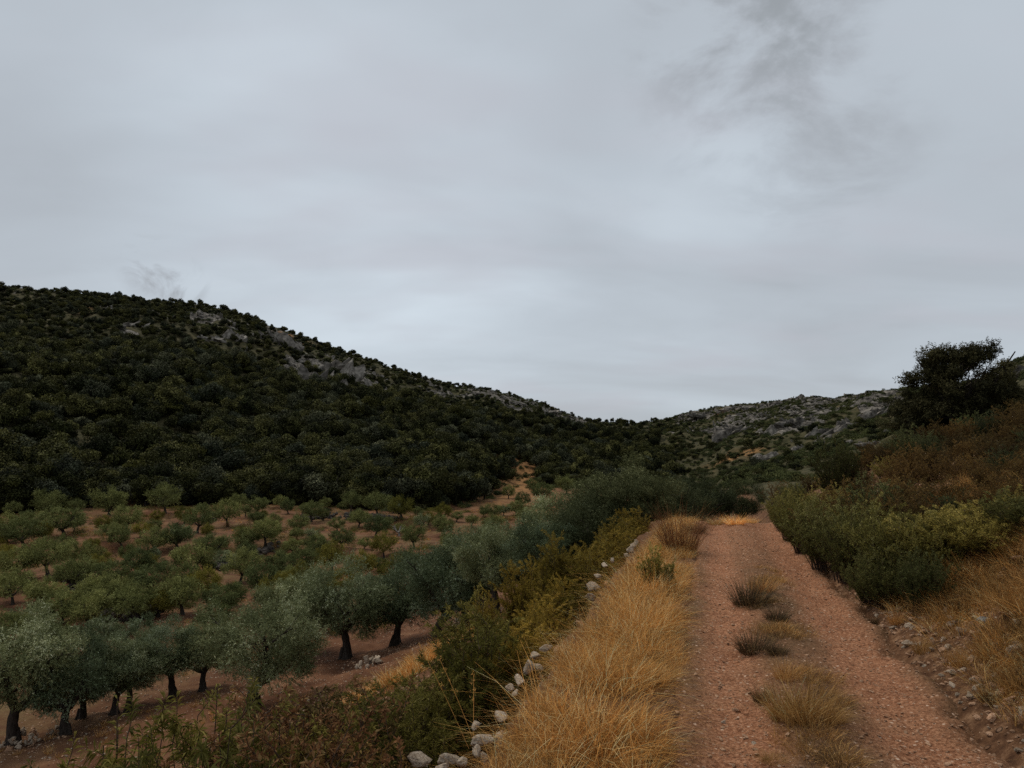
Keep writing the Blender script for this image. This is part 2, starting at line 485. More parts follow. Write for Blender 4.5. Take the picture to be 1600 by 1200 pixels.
def ground_material():
    m, t, l = new_mat('soil_and_rock')
    g = t.new('ShaderNodeNewGeometry'); P = g.outputs['Position']
    big = noise(t, l, P, 0.05, 5, 0.6); mid = noise(t, l, P, 0.6, 6, 0.62); fine = noise(t, l, P, 7.0, 7, 0.7)
    soil = ramp(t, l, mid, [(0.30, (0.070, 0.030, 0.015)), (0.5, (0.150, 0.067, 0.034)), (0.70, (0.24, 0.120, 0.062))])
    straw = ramp(t, l, fine, [(0.3, (0.095, 0.056, 0.024)), (0.7, (0.215, 0.140, 0.062))])
    col = mixc(t, l, mathn(t, l, 'MULTIPLY', attr(t, 'dry'), mapr(t, l, mid, 0.40, 0.62, 0.15, 1.0)), soil, straw)
    # pale chips of stone
    vo = t.new('ShaderNodeTexVoronoi'); vo.inputs['Scale'].default_value = 9.0; l.new(P, vo.inputs['Vector'])
    chipc = mapr(t, l, vo.outputs['Distance'], 0.16, 0.30, 1.0, 0.0)
    sepc = t.new('ShaderNodeSeparateColor'); l.new(vo.outputs['Color'], sepc.inputs[0])
    chip = mathn(t, l, 'MULTIPLY', chipc, mathn(t, l, 'GREATER_THAN', sepc.outputs[0], 0.62))
    chip = mathn(t, l, 'MULTIPLY', chip, attr(t, 'chips'))
    col = mixc(t, l, chip, col, ramp(t, l, sepc.outputs[1], [(0, (0.28, 0.14, 0.08)), (1, (0.52, 0.36, 0.26))]))
    earth = ramp(t, l, fine, [(0.34, (0.050, 0.024, 0.012)), (0.5, (0.155, 0.078, 0.038)), (0.66, (0.38, 0.22, 0.12))])
    col = mixc(t, l, mathn(t, l, 'MULTIPLY', attr(t, 'bank'), 0.75), col, earth)
    # heath on the hills
    heath = ramp(t, l, mid, [(0.30, (0.030, 0.030, 0.014)), (0.55, (0.072, 0.064, 0.030)), (0.75, (0.125, 0.092, 0.048))])
    col = mixc(t, l, attr(t, 'hill'), col, heath)
    rk_n = noise(t, l, P, 0.30, 10, 0.80, 1.6)
    mp = t.new('ShaderNodeMapping'); l.new(P, mp.inputs[0]); mp.inputs['Rotation'].default_value = (0.5, 0.9, 0.3); mp.inputs['Scale'].default_value = (0.5, 0.5, 2.2)
    st = noise(t, l, mp.outputs[0], 0.5, 6, 0.7, 0.5)
    rock = ramp(t, l, mathn(t, l, 'ADD', mathn(t, l, 'MULTIPLY', rk_n, 0.5), mathn(t, l, 'MULTIPLY', st, 0.5)),
                [(0.43, (0.014, 0.013, 0.010)), (0.5, (0.105, 0.094, 0.080)), (0.58, (0.30, 0.268, 0.225))])
    rmask = mapr(t, l, mathn(t, l, 'ADD', attr(t, 'rock'), mathn(t, l, 'MULTIPLY', mathn(t, l, 'SUBTRACT', rk_n, 0.5), 1.4)), 0.45, 0.6, 0.0, 1.0)
    col = mixc(t, l, rmask, col, rock)
    rust = mathn(t, l, 'MULTIPLY', attr(t, 'rust'), mapr(t, l, mid, 0.36, 0.48, 0.0, 1.0))
    col = mixc(t, l, rust, col, (0.30, 0.155, 0.060))
    p = t.new('ShaderNodeBsdfPrincipled'); l.new(col, p.inputs['Base Color']); p.inputs['Roughness'].default_value = 0.95
    p.inputs['Specular IOR Level'].default_value = 0.1
    b1 = t.new('ShaderNodeBump'); b1.inputs['Strength'].default_value = 1.0; b1.inputs['Distance'].default_value = 0.07
    l.new(mathn(t, l, 'ADD', fine, mathn(t, l, 'MULTIPLY', chip, 0.8)), b1.inputs['Height'])
    b2 = t.new('ShaderNodeBump'); b2.inputs['Strength'].default_value = 0.9; b2.inputs['Distance'].default_value = 1.2
    l.new(mathn(t, l, 'MULTIPLY', st, rmask), b2.inputs['Height']); l.new(b1.outputs[0], b2.inputs['Normal'])
    l.new(b2.outputs[0], p.inputs['Normal'])
    o = t.new('ShaderNodeOutputMaterial'); l.new(p.outputs[0], o.inputs[0])
    return m


def track_material():
    m, t, l = new_mat('red_earth_track')
    g = t.new('ShaderNodeNewGeometry'); P = g.outputs['Position']
    mid = noise(t, l, P, 1.3, 6, 0.6); fine = noise(t, l, P, 34.0, 8, 0.80); big = noise(t, l, P, 0.25, 3, 0.5)
    rut = attr(t, 'rut')
    base = ramp(t, l, mid, [(0.3, (0.20, 0.077, 0.036)), (0.5, (0.33, 0.142, 0.070)), (0.7, (0.44, 0.210, 0.108))])
    mott = ramp(t, l, fine, [(0.38, (0.040, 0.016, 0.008)), (0.50, (0.32, 0.138, 0.070)), (0.62, (0.68, 0.37, 0.21))])
    col = mixc(t, l, 0.7, base, mott)
    dirty = ramp(t, l, fine, [(0.3, (0.070, 0.038, 0.020)), (0.7, (0.25, 0.145, 0.075))])
    col = mixc(t, l, mathn(t, l, 'MULTIPLY', mathn(t, l, 'SUBTRACT', 1.0, rut), mapr(t, l, mid, 0.33, 0.56, 0.50, 1.0)), col, dirty)
    for s, th, c0, c1 in ((26.0, 0.82, (0.40, 0.22, 0.13), (0.70, 0.50, 0.36)), (60.0, 0.74, (0.30, 0.14, 0.07), (0.66, 0.44, 0.30))):
        vo = t.new('ShaderNodeTexVoronoi'); vo.inputs['Scale'].default_value = s; l.new(P, vo.inputs['Vector'])
        sepc = t.new('ShaderNodeSeparateColor'); l.new(vo.outputs['Color'], sepc.inputs[0])
        ch = mathn(t, l, 'MULTIPLY', mapr(t, l, vo.outputs['Distance'], 0.22, 0.38, 1.0, 0.0), mathn(t, l, 'GREATER_THAN', sepc.outputs[0], th))
        col = mixc(t, l, ch, col, ramp(t, l, sepc.outputs[1], [(0, c0), (1, c1)]))
    p = t.new('ShaderNodeBsdfPrincipled'); l.new(col, p.inputs['Base Color']); p.inputs['Roughness'].default_value = 0.92
    p.inputs['Specular IOR Level'].default_value = 0.05
    b1 = t.new('ShaderNodeBump'); b1.inputs['Strength'].default_value = 1.0; b1.inputs['Distance'].default_value = 0.018
    l.new(mathn(t, l, 'ADD', fine, ch), b1.inputs['Height'])
    l.new(b1.outputs[0], p.inputs['Normal'])
    o = t.new('ShaderNodeOutputMaterial'); l.new(p.outputs[0], o.inputs[0])
    return m


M_GROUND = ground_material()
M_TRACK = track_material()


def grid_mesh(name, X, Y, Z, mat, attrs):
    n, k = X.shape
    me = bpy.data.meshes.new(name)
    V = np.stack([X, Y, Z], -1).reshape(-1, 3).astype(np.float32)
    i, j = np.meshgrid(np.arange(n - 1), np.arange(k - 1), indexing='ij')
    a = i * k + j
    Fa = np.stack([a, a + k, a + k + 1, a + 1], -1).reshape(-1, 4).astype(np.int32)
    me.vertices.add(len(V)); me.vertices.foreach_set('co', V.reshape(-1))
    me.loops.add(Fa.size); me.loops.foreach_set('vertex_index', Fa.reshape(-1))
    me.polygons.add(len(Fa)); me.polygons.foreach_set('loop_start', np.arange(0, Fa.size, 4).astype(np.int32))
    me.polygons.foreach_set('use_smooth', np.ones(len(Fa), bool))
    for nm, arr in attrs.items():
        q = me.attributes.new(nm, 'FLOAT', 'POINT'); q.data.foreach_set('value', arr.reshape(-1).astype(np.float32))
    me.materials.append(mat); me.update(calc_edges=True)
    return me


# ------------------------------------------------------------------ ground
azs = np.concatenate([np.radians(np.arange(-180, -46, 3.0)), np.radians(np.arange(-46, 44, 0.17)), np.radians(np.arange(44, 181, 3.0))])
azs[-1] = math.pi
rad = np.concatenate([[0.0], np.geomspace(0.5, 110, 330), np.geomspace(111.2, 520, 330), np.geomspace(540, 2500, 12)])
A_, R_ = np.meshgrid(azs, rad, indexing='ij')
GXc, GYc = R_ * np.sin(A_), R_ * np.cos(A_)
GZ = H(GXc, GYc)
GU, GV = uv(GXc, GYc)
GZ = np.maximum(GZ, -60)
onroad = sstep(-0.35, -0.05, GV) * sstep(2.0, 1.7, GV) * sstep(32, 27, GU) * sstep(-4.5, -3.5, GU)
GZ = GZ - 0.16 * onroad
_, Dd, D0_, Dr_ = far_t(GXc, GYc)
tt_ = (Dd - D0_) / (Dr_ - D0_)
px_ = CX + F * np.tan(np.clip(A_, -1, 1))
hillm = sstep(-0.01, 0.06, tt_ + 0.02 * fbm(GXc * 0.1, GYc * 0.1, 2))
strip = np.exp(-((px_ - 810) / 45) ** 2) * sstep(0.25, 0.1, tt_)
hillm = np.maximum(hillm * (1 - strip), sstep(4.2, 5.6, GV) * sstep(-6, 2, GU))
dry = np.clip(0.55 + 0.9 * fbm(GXc * 0.09, GYc * 0.09, 3), 0, 1) * sstep(-14, -24, GV) + 0.4 * sstep(2, 4, GV) + 0.5 * sstep(-8, -3, GV) * sstep(0, -1, GV)
chips = sstep(80, 25, Dd)
rust = np.zeros_like(Dd)


def slope_t(px, py):
    h = hit(px, py); _, d_, a_, b_ = far_t(np.array([h[0]]), np.array([h[1]])); return float((d_ - a_)[0] / (b_ - a_)[0])


GP = slope_t(1142, 717)
for p, tq, rp, rt in ((1142, GP, 30, 0.018), (1170, GP + .015, 22, 0.012), (118, 0.80, 18, 0.05), (812, 0.04, 50, 0.2), (455, 0.90, 25, .05), (1130, 0.90, 12, 0.05)):
    rust = np.maximum(rust, np.exp(-((px_ - p) / rp) ** 2 - ((tt_ - tq) / rt) ** 2))
me = grid_mesh('ground', GXc, GYc, GZ, M_GROUND, dict(rock=rockmask(GXc, GYc), hill=hillm, dry=np.clip(dry, 0, 1), chips=chips, rust=rust, bank=sstep(-1.6, -0.6, GV) * sstep(12, 5, GV) * sstep(60, 30, GU)))
tag(link('ground', me), 'reddish stony land falling to the olive field and rising into hills', 'ground', kind='structure')

# ------------------------------------------------------------------ dirt track
TU = np.arange(-3.5, 31, 0.045); TV = np.arange(-0.75, 2.5, 0.04)
U_, V_ = np.meshgrid(TU, TV, indexing='ij')
bend = 0.0 * U_
TX, TY = xy(U_, V_)


def track_z(U, V):
    X, Y = xy(U, V)
    z = H(X, Y)
    ruts = np.exp(-((V - 0.12) / 0.26) ** 2) + np.exp(-((V - 1.42) / 0.30) ** 2)
    hump = np.exp(-((V - 0.72) / 0.26) ** 2)
    z = z - 0.055 * ruts + 0.045 * hump + 0.012 * fbm(X * 9, Y * 9, 3) + 0.012 * fbm(X * 2, Y * 2, 2)
    e0 = -0.30 + 0.10 * fbm(U * 0.8, V * 0 + 1, 3); e1 = 1.80 + 0.20 * fbm(U * 0.9, V * 0 + 7, 4)
    edge = sstep(e0 + 0.10, e0 - 0.12, V) + sstep(e1 - 0.12, e1 + 0.12, V)
    return z + 0.012 - 0.13 * edge, np.clip(ruts * 1.3, 0, 1)


TZ, RUT = track_z(U_, V_)
RUT = np.clip(np.exp(-((V_ - 0.18) / 0.30) ** 4) + np.exp(-((V_ - 1.38) / 0.34) ** 4), 0, 1) 
RUT = np.clip(RUT + 0.25 * fbm(TX * 1.2, TY * 1.2, 3), 0, 1)
RUT = np.maximum(RUT, sstep(10, 17, U_) * 0.7)
me = grid_mesh('dirt_track', TX, TY, TZ, M_TRACK, dict(rut=RUT))
tag(link('dirt_track', me), 'red earth farm track with two worn wheel ruts', 'track', kind='structure')


def surf(x, y):
    """top surface, track included"""
    x = np.asarray(x, float); y = np.asarray(y, float)
    u, v = uv(x, y)
    z = H(x, y) - 0.16 * sstep(-0.35, -0.05, v) * sstep(2.0, 1.7, v) * sstep(32, 27, u)
    tz, _ = track_z(u, v)
    return np.where((v > -0.7) & (v < 2.45) & (u < 31), np.maximum(z, tz), z)


# ------------------------------------------------------------------ scattered masses
def scatter(name, P, rz, scl, sources, label, cat, tilt=None, kind='stuff'):
    N = len(P)
    me = bpy.data.meshes.new(name); me.vertices.add(N); me.vertices.foreach_set('co', np.asarray(P, np.float32).reshape(-1))
    rot = np.zeros((N, 3), np.float32); rot[:, 2] = rz
    if tilt is not None: rot[:, :2] = tilt
    a = me.attributes.new('rot', 'FLOAT_VECTOR', 'POINT'); a.data.foreach_set('vector', rot.reshape(-1))
    s3 = np.asarray(scl, np.float32)
    if s3.ndim == 1: s3 = np.repeat(s3[:, None], 3, 1)
    a = me.attributes.new('scl', 'FLOAT_VECTOR', 'POINT'); a.data.foreach_set('vector', s3.reshape(-1))
    a = me.attributes.new('idx', 'INT', 'POINT'); a.data.foreach_set('value', rng.randint(0, len(sources), N).astype(np.int32))
    col = bpy.data.collections.new(name + '_sources')
    for s in sources: col.objects.link(s)
    g = bpy.data.node_groups.new(name, 'GeometryNodeTree')
    g.interface.new_socket('Geometry', in_out='INPUT', socket_type='NodeSocketGeometry')
    g.interface.new_socket('Geometry', in_out='OUTPUT', socket_type='NodeSocketGeometry')
    t, l = g.nodes, g.links
    gi, go = t.new('NodeGroupInput'), t.new('NodeGroupOutput')
    ip = t.new('GeometryNodeInstanceOnPoints'); ci = t.new('GeometryNodeCollectionInfo')
    ci.inputs['Collection'].default_value = col; ci.inputs['Separate Children'].default_value = True; ci.inputs['Reset Children'].default_value = True
    ip.inputs['Pick Instance'].default_value = True
    for nm, dt, sk in (('rot', 'FLOAT_VECTOR', 'Rotation'), ('scl', 'FLOAT_VECTOR', 'Scale'), ('idx', 'INT', 'Instance Index')):
        na = t.new('GeometryNodeInputNamedAttribute'); na.data_type = dt; na.inputs[0].default_value = nm
        l.new(na.outputs[0], ip.inputs[sk])
    l.new(gi.outputs[0], ip.inputs['Points']); l.new(ci.outputs[0], ip.inputs['Instance']); l.new(ip.outputs[0], go.inputs[0])
    o = link(name, me)
    md = o.modifiers.new('scatter', 'NODES'); md.node_group = g
    tag(o, label, cat, kind=kind)
    return o


def src(name, me):
    return bpy.data.objects.new(name, me)


def unit(a):
    return a / (np.linalg.norm(a, axis=-1, keepdims=True) + 1e-9)


# ------------------------------------------------------------------ stones
def stone_mesh(seed, mat, flat=0.7, sub=2, jag=0.16, name='stone'):
    import bmesh
    r = np.random.RandomState(seed)
    bm = bmesh.new()
    pts = unit(r.normal(size=(13, 3))) * r.uniform(0.75, 1.1, (13, 1)) * np.array([1, r.uniform(0.65, 0.9), flat])
    for p in pts: bm.verts.new(p)
    res = bmesh.ops.convex_hull(bm, input=bm.verts)
    for v in [v for v in bm.verts if not v.link_faces]: bm.verts.remove(v)
    bmesh.ops.bevel(bm, geom=bm.edges[:] + bm.verts[:], offset=0.09, segments=1, affect='EDGES')
    bmesh.ops.triangulate(bm, faces=bm.faces[:])
    for _ in range(sub - 1):
        bmesh.ops.subdivide_edges(bm, edges=bm.edges[:], cuts=1, use_grid_fill=True)
        co = np.array([v.co for v in bm.verts])
        q = co * 2.3
        dn = pn(q[:, 0] + seed, q[:, 1] + q[:, 2] * 0.7) + pn(q[:, 2] * 1.7 + 5, q[:, 0] * 1.3 + seed)
        for v, k in zip(bm.verts, dn): v.co *= 1 + jag * float(k) * 0.5
    me = bpy.data.meshes.new(name); bm.to_mesh(me); bm.free()
    me.materials.append(mat)
    return me


ST_P = [stone_mesh(s, M_STONE, 0.65) for s in range(6)]
ST_R = [stone_mesh(20 + s, M_STONER, 0.6) for s in range(4)]
ST_D = [stone_mesh(40 + s, M_STONED, 0.7) for s in range(3)]
PB_R = [stone_mesh(60 + s, M_STONER, 0.45, 1) for s in range(4)]
PB_P = [stone_mesh(70 + s, M_STONE, 0.5, 1) for s in range(3)]

# dry stone retaining wall along the left edge of the grass verge
wall = link('dry_stone_wall', None, loc=(*xy(10, -1.6), h1(*xy(10, -1.6))))
tag(wall, 'low dry stone wall of pale rubble holding up the left grass verge', 'stone wall')
wl0 = Vector(wall.location)
u = 2.6
k = 0
while u < 21.5:
    for course in range(3):
        if course >= 1 and rng.uniform() < np.interp(u, [6, 10, 13], [0, .35, .75]): continue
        if course == 2 and rng.uniform() < np.interp(u, [3, 7, 12], [.5, .8, .92]): continue
        s = 0.06 + 0.15 * rng.uniform() ** 1.4
        v = -1.80 + 0.13 * course + rng.uniform(-0.14, 0.12) + 0.22 * 0
        x, y = xy(u + rng.uniform(-0.05, 0.05), v)
        z = -0.68 + course * 0.26 + rng.uniform(-0.14, 0.05)
        z += float(H(*xy(u, -1.0))) * 1.0
        me_ = (ST_P + ST_R + ST_R)[rng.randint(14)]
        o = link('stone', me_, wall, Vector((x, y, z)) - wl0, rng.uniform(-0.5, 0.5, 3) + np.array([0, 0, rng.uniform(0, 6.28)]), (s * 1.25, s, s * 1.05))
        k += 1
    u += rng.uniform(0.20, 0.34)
# copestones that show pale above the verge edge (seen from the track)
for px, py, sp in ((752, 1168, 34), (783, 1128, 26), (742, 1142, 20), (765, 1190, 30), (700, 1196, 36), (724, 1200, 30), (826, 1050, 34), (812, 1068, 24), (850, 1020, 22), (836, 1032, 22), (840, 1046, 18), (797, 1082, 20),
                   (928, 925, 26), (922, 940, 24), (934, 905, 18), (1004, 864, 18), (1018, 858, 18), (1030, 853, 14), (945, 888, 14), (958, 880, 14), (985, 872, 12), (806, 1092, 18), (690, 1210, 30), (655, 1200, 36)):
    r = ray(px, py); d = CAMZ * 0.98 / (-r[2]) * math.hypot(r[0], r[1]); n = math.hypot(r[0], r[1])
    x, y = d * r[0] / n, d * r[1] / n
    uu, vv = uv(x, y); vv = min(max(vv, -1.75), -1.45); x, y = xy(uu, vv)
    s = sp / 2 * d / F * 1.1
    o = link('stone', ST_P[rng.randint(6)], wall, Vector((x, y, 0.06 + s * 0.35 + h1(*xy(uu, -1.0)))) - wl0, (rng.uniform(-0.3, 0.3), rng.uniform(-0.3, 0.3), rng.uniform(0, 6)), (s * 1.2, s, s * 0.95))


def pile(name, cpx, cpy, wpx, hpx, n, meshes, smin, smax, label, cat, rise=0.4):
    c = hit(cpx, cpy)
    root = tag(link(name, None, loc=c[:3]), label, cat)
    R = wpx / 2 * c[3] / F
    Rz = R * 1.4
    for i in range(n):
        a, q = rng.uniform(0, 6.28), math.sqrt(rng.uniform())
        dx, dy = R * q * math.cos(a), Rz * q * math.sin(a)
        s = rng.uniform(smin, smax)
        z = h1(c[0] + dx, c[1] + dy) + (1 - q) * rise * rng.uniform(0.3, 1) + s * 0.3 - c[2]
        link('stone', meshes[rng.randint(len(meshes))], root, (dx, dy, z), rng.uniform(0, 6.28, 3), s)
    return root


pile('stone_pile', 742, 975, 90, 50, 110, ST_P + ST_P[:3] + ST_R[:2], 0.09, 0.21, 'heap of pale rubble stones under the leaning olive tree', 'stone pile', 1.0)
pile('stone_pile', 35, 1162, 70, 30, 60, ST_P + ST_R, 0.06, 0.15, 'scatter of grey stones by the leaning trunk in the lower corner', 'stone pile', 0.3)
pile('stone_pile', 575, 1040, 34, 30, 22, ST_P, 0.08, 0.2, 'small mound of pale boulders behind the tall weeds', 'stone pile', 0.3)


def stone_line(pts, label, n, s0=0.14, s1=0.34, hgt=0.35, meshes=None):
    """a low dark terrace wall of rubble too far off to pick stones apart"""
    P = []
    hs = [hit(*p) for p in pts]
    hs = [h for h in hs if h]
    L = np.array([h[:2] for h in hs]); seg = np.linalg.norm(np.diff(L, axis=0), axis=1); cum = np.concatenate([[0], np.cumsum(seg)])
    q = rng.uniform(0, cum[-1], n)
    x = np.interp(q, cum, L[:, 0]) + rng.normal(0, 0.35, n); y = np.interp(q, cum, L[:, 1]) + rng.normal(0, 0.35, n)
    z = H(x, y) + rng.uniform(0, hgt, n) ** 1.0
    scatter('rubble_wall', np.stack([x, y, z], 1), rng.uniform(0, 6.28, n), rng.uniform(s0, s1, n), [src('rubble_stone', m) for m in (meshes or ST_D)], label, 'stone wall', rng.uniform(-1, 1, (n, 2)), kind='stuff')


stone_line([(335, 890), (360, 880), (400, 868), (425, 860)], 'dark rubble wall beside the field track between olive rows', 420)
stone_line([(640, 878), (690, 872), (735, 872)], 'dark rubble wall on the bare terrace behind the near olives', 420)
stone_line([(540, 806), (570, 810), (620, 812)], 'dark rubble wall below the edge of the oak wood', 300)
stone_line([(95, 905), (125, 912), (140, 925)], 'dark rubble wall in the upper field on the left', 300)
stone_line([(165, 965), (200, 968), (240, 960)], 'dark rubble wall under the middle olive rows', 420)
stone_line([(470, 812), (490, 812), (520, 806)], 'low stone wall among the far olives', 200)

# ------------------------------------------------------------------ tree and shrub builders
def bez(a, b, c, n):
    t = np.linspace(0, 1, n)[:, None]
    return (1 - t) ** 2 * a + 2 * t * (1 - t) * b + t * t * c


def olive(seed, leaves, leaf_l, leaf_w, near=True, lean=None, forks=None, wide=1.0):
    """returns (trunk mesh, crown mesh); crown about 4 m wide, tree about 3.7 m high"""
    r = np.random.RandomState(seed)
    tb, cr = MB(), MB()
    ln = np.array([r.uniform(-0.3, 0.3), r.uniform(-0.3, 0.3), 0]) if lean is None else np.array(lean, float)
    ht = r.uniform(0.95, 1.3) if near else r.uniform(0.7, 1.0)
    top = ln + np.array([0, 0, ht])
    nf = forks or r.randint(3, 6)
    sides = 9 if near else 5
    tp = bez(np.zeros(3), np.array([-ln[0] * .3 + r.uniform(-.15, .15), r.uniform(-.15, .15), ht * .5]), top, 8 if near else 4)
    tr = np.interp(np.linspace(0, 1, len(tp)), [0, .12, .4, 1], [0.30, 0.20, 0.155, 0.13])
    tp[0, 2] -= 0.25
    tb.tube(tp, tr, sides, rough=0.09)
    if near:
        for i in range(4):   # root flares and burls
            a = r.uniform(0, 6.28); d = np.array([math.cos(a), math.sin(a), 0])
            tb.tube([d * 0.34 - [0, 0, .2], d * 0.20 + [0, 0, .08], d * .10 + [0, 0, .42] + ln * .2], [0.05, 0.09, 0.07], 6, rough=0.12)
    clumps = []
    for i in range(nf):
        a = i * 6.283 / nf + r.uniform(-.5, .5)
        out = r.uniform(0.75, 1.2) * wide
        e = top + np.array([math.cos(a) * out, math.sin(a) * out, r.uniform(0.5, 1.5)])
        m = top + (e - top) * 0.5 + np.array([math.cos(a) * .25, math.sin(a) * .25, -0.12]) + r.uniform(-.15, .15, 3)
        L = bez(top - [0, 0, .1], m, e, 6)
        tb.tube(L, np.linspace(0.13, 0.045, 6), 6 if near else 4, rough=0.06)
        for j in range(5):
            t0 = r.uniform(0.35, 1.0); s = L[int(t0 * 5)]
            a2 = a + r.uniform(-1.3, 1.3)
            e2 = s + np.array([math.cos(a2) * r.uniform(.4, .9) * wide, math.sin(a2) * r.uniform(.4, .9) * wide, r.uniform(0.0, 0.9)])
            l2 = bez(s, (s + e2) / 2 + r.uniform(-.15, .15, 3), e2, 4)
            tb.tube(l2, np.linspace(0.05, 0.014, 4), 4)
            clumps.append((e2, r.uniform(0.40, 0.66)))
            if near:
                for q in range(2):
                    e3 = e2 + r.uniform(-.45, .45, 3) + [0, 0, .15]
                    tb.tube([l2[2], (l2[2] + e3) / 2 + r.uniform(-.06, .06, 3), e3], [0.022, 0.014, 0.006], 3)
    # dome of foliage all round
    c0 = top + np.array([0, 0, 1.05])
    for i in range(34):
        d = unit(r.normal(size=3)); d[2] = max(d[2] * 1.0 , -0.55)
        clumps.append((c0 + d * np.array([1.45 * wide, 1.45 * wide, 1.2]) * r.uniform(0.55, 1.22), r.uniform(0.26, 0.60)))
    per = 8
    ns = leaves // per // len(clumps)
    for c, rad_ in clumps:
        d = unit(r.normal(size=(ns, 3))); rr = rad_ * r.uniform(0.15, 1.0, (ns, 1)) ** 0.6
        p = c + d * rr * np.array([1, 1, 0.8])
        outd = unit(unit(p - (c0 - [0, 0, .5])) * 0.9 + d * 0.5 + r.normal(size=(ns, 3)) * 0.55 + [0, 0, 0.25])
        tw = r.uniform(0.14, 0.30, (ns, 1)) * (1 if near else 1.4)
        shade = np.clip(0.45 + 0.25 * r.normal(), 0, 0.8)
        for q in range(per):
            f = q / per
            pp = p + outd * tw * f
            dd = unit(outd * 0.6 + r.normal(size=(ns, 3)) * 0.6)
            var = np.clip(shade * 0.8 + r.uniform(-0.25, 0.35, ns) + (r.uniform(size=ns) > 0.93) * 0.4, 0, 1)
            cr.leaves(pp, dd, leaf_l * r.uniform(.7, 1.3, ns), leaf_w * r.uniform(.8, 1.2, ns), var, droop=0.1, nrm=unit(d + [0, 0, .5]) if q % 2 else None)
    return tb.mesh('trunk', [M_BARK], True), cr.mesh('crown', [M_OLIVE])


def oak(seed, n, size, name='crown'):
    """rounded dense evergreen oak crown, about 4 m wide, 3.6 m high"""
    r = np.random.RandomState(seed)
    tb, cr = MB(), MB()
    tb.tube([[0, 0, -.4], [r.uniform(-.1, .1), 0, .6], [0, r.uniform(-.2, .2), 1.5], [0, 0, 2.4]], [.2, .15, .12, .06], 5)
    K = 22
    cl = []
    for i in range(K):
        d = unit(r.normal(size=3)); d[2] = d[2] * 0.85 + 0.1
        cl.append((np.array([0, 0, 1.75]) + d * np.array([1.35, 1.35, 1.15]) * r.uniform(0.6, 1.05), r.uniform(.45, .8)))
    for i in range(6):
        a = i + r.uniform(0, 1)
        tb.tube([[0, 0, 1.0], [.5 * math.cos(a), .5 * math.sin(a), 1.6], [1.1 * math.cos(a), 1.1 * math.sin(a), 2.1]], [.07, .05, .02], 4)
    m = n // K
    for c, rd in cl:
        d = unit(r.normal(size=(m, 3))); p = c + d * rd * r.uniform(.55, 1.0, (m, 1)) * np.array([1, 1, .8])
        p[:, 2] = np.maximum(p[:, 2], 0.15)
        sh = np.clip(.42 + .26 * r.normal() + .12 * (c[2] - 1.7), 0, .85)
        dd = unit(d + r.normal(size=(m, 3)) * .7)
        cr.leaves(p, dd, size * r.uniform(.6, 1.3, m), size * .75 * r.uniform(.7, 1.2, m), np.clip(sh + r.uniform(-.16, .16, m), 0, 1), nrm=unit(d + [0, 0, .35]))
    return tb.mesh('trunk', [M_BARK], True), cr.mesh(name, [M_OAK])


def bush_blob(seed, n, size, mat, low=0.7):
    r = np.random.RandomState(seed); cr = MB()
    for i in range(9):
        d = unit(r.normal(size=3)); c = np.array([0, 0, .45 * low]) + d * np.array([.55, .55, .3 * low])
        m = n // 9
        d = unit(r.normal(size=(m, 3))); p = c + d * r.uniform(.5, 1, (m, 1)) * np.array([.42, .42, .36 * low]); p[:, 2] = np.maximum(p[:, 2], .02)
        cr.leaves(p, unit(d + r.normal(size=(m, 3)) * .7 + [0, 0, .3]), size * r.uniform(.6, 1.3, m), size * .6, np.clip(.4 + r.uniform(-.4, .4, m), 0, 1), nrm=unit(d + [0, 0, .3]))
    return cr.mesh('scrub', [mat])


def shrub(seed, h, spread, nst, per, ll, lw, mat, base=0.25, arch=0.3, side=3, sprigs=0, up=0.6, curl=0.0):
    """many-stemmed shrub: stems rising from one foot, leaves along them"""
    r = np.random.RandomState(seed)
    sb, lb = MB(), MB()
    P, D, V = [], [], []
    for i in range(nst):
        a = r.uniform(0, 6.283); q = math.sqrt(r.uniform(0.0, 1))
        hh = h * r.uniform(.6, 1.05) * (1 - 0.35 * q * q)
        foot = np.array([math.cos(a), math.sin(a), 0]) * spread * q * 0.35 + [0, 0, -0.03]
        e = np.array([math.cos(a), math.sin(a), 0]) * spread * q + [0, 0, hh] + r.normal(size=3) * [.05, .05, 0]
        mid = (foot + e) / 2 + np.array([-math.cos(a), -math.sin(a), 0]) * spread * q * arch + r.normal(size=3) * .05
        L = bez(foot, mid, e, 6)
        w = 0.004 + 0.0035 * h
        sb.tube(L, np.linspace(w, w * .3, 6), side)
        strands = [L]
        for j in range(sprigs):
            s = L[r.randint(2, 6)]
            a3 = r.uniform(0, 6.28)
            e3 = s + np.array([math.cos(a3) * .22, math.sin(a3) * .22, r.uniform(.05, .30)]) * h * .55
            l3 = bez(s, (s + e3) / 2 + r.normal(size=3) * .03, e3, 4)
            sb.tube(l3, np.linspace(w * .5, w * .2, 4), 3)
            strands.append(l3)
        for si, S in enumerate(strands):
            t = r.uniform(base if si == 0 else 0.1, 1.0, per if si == 0 else per // 2) * (len(S) - 1)
            k = np.minimum(t.astype(int), len(S) - 2); f = (t - k)[:, None]
            p = S[k] * (1 - f) + S[k + 1] * f
            tg = unit(S[k + 1] - S[k])
            rd = r.normal(size=p.shape); rd -= (rd * tg).sum(1, keepdims=True) * tg
            P.append(p); D.append(unit(tg * up + unit(rd) * (1 - up * .5)))
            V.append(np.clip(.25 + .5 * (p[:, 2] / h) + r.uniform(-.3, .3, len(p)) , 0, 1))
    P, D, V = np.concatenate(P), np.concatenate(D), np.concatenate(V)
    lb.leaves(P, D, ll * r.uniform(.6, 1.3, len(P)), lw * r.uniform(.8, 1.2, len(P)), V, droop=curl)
    return sb.mesh('stems', [M_TWIG]), lb.mesh('foliage', [mat])


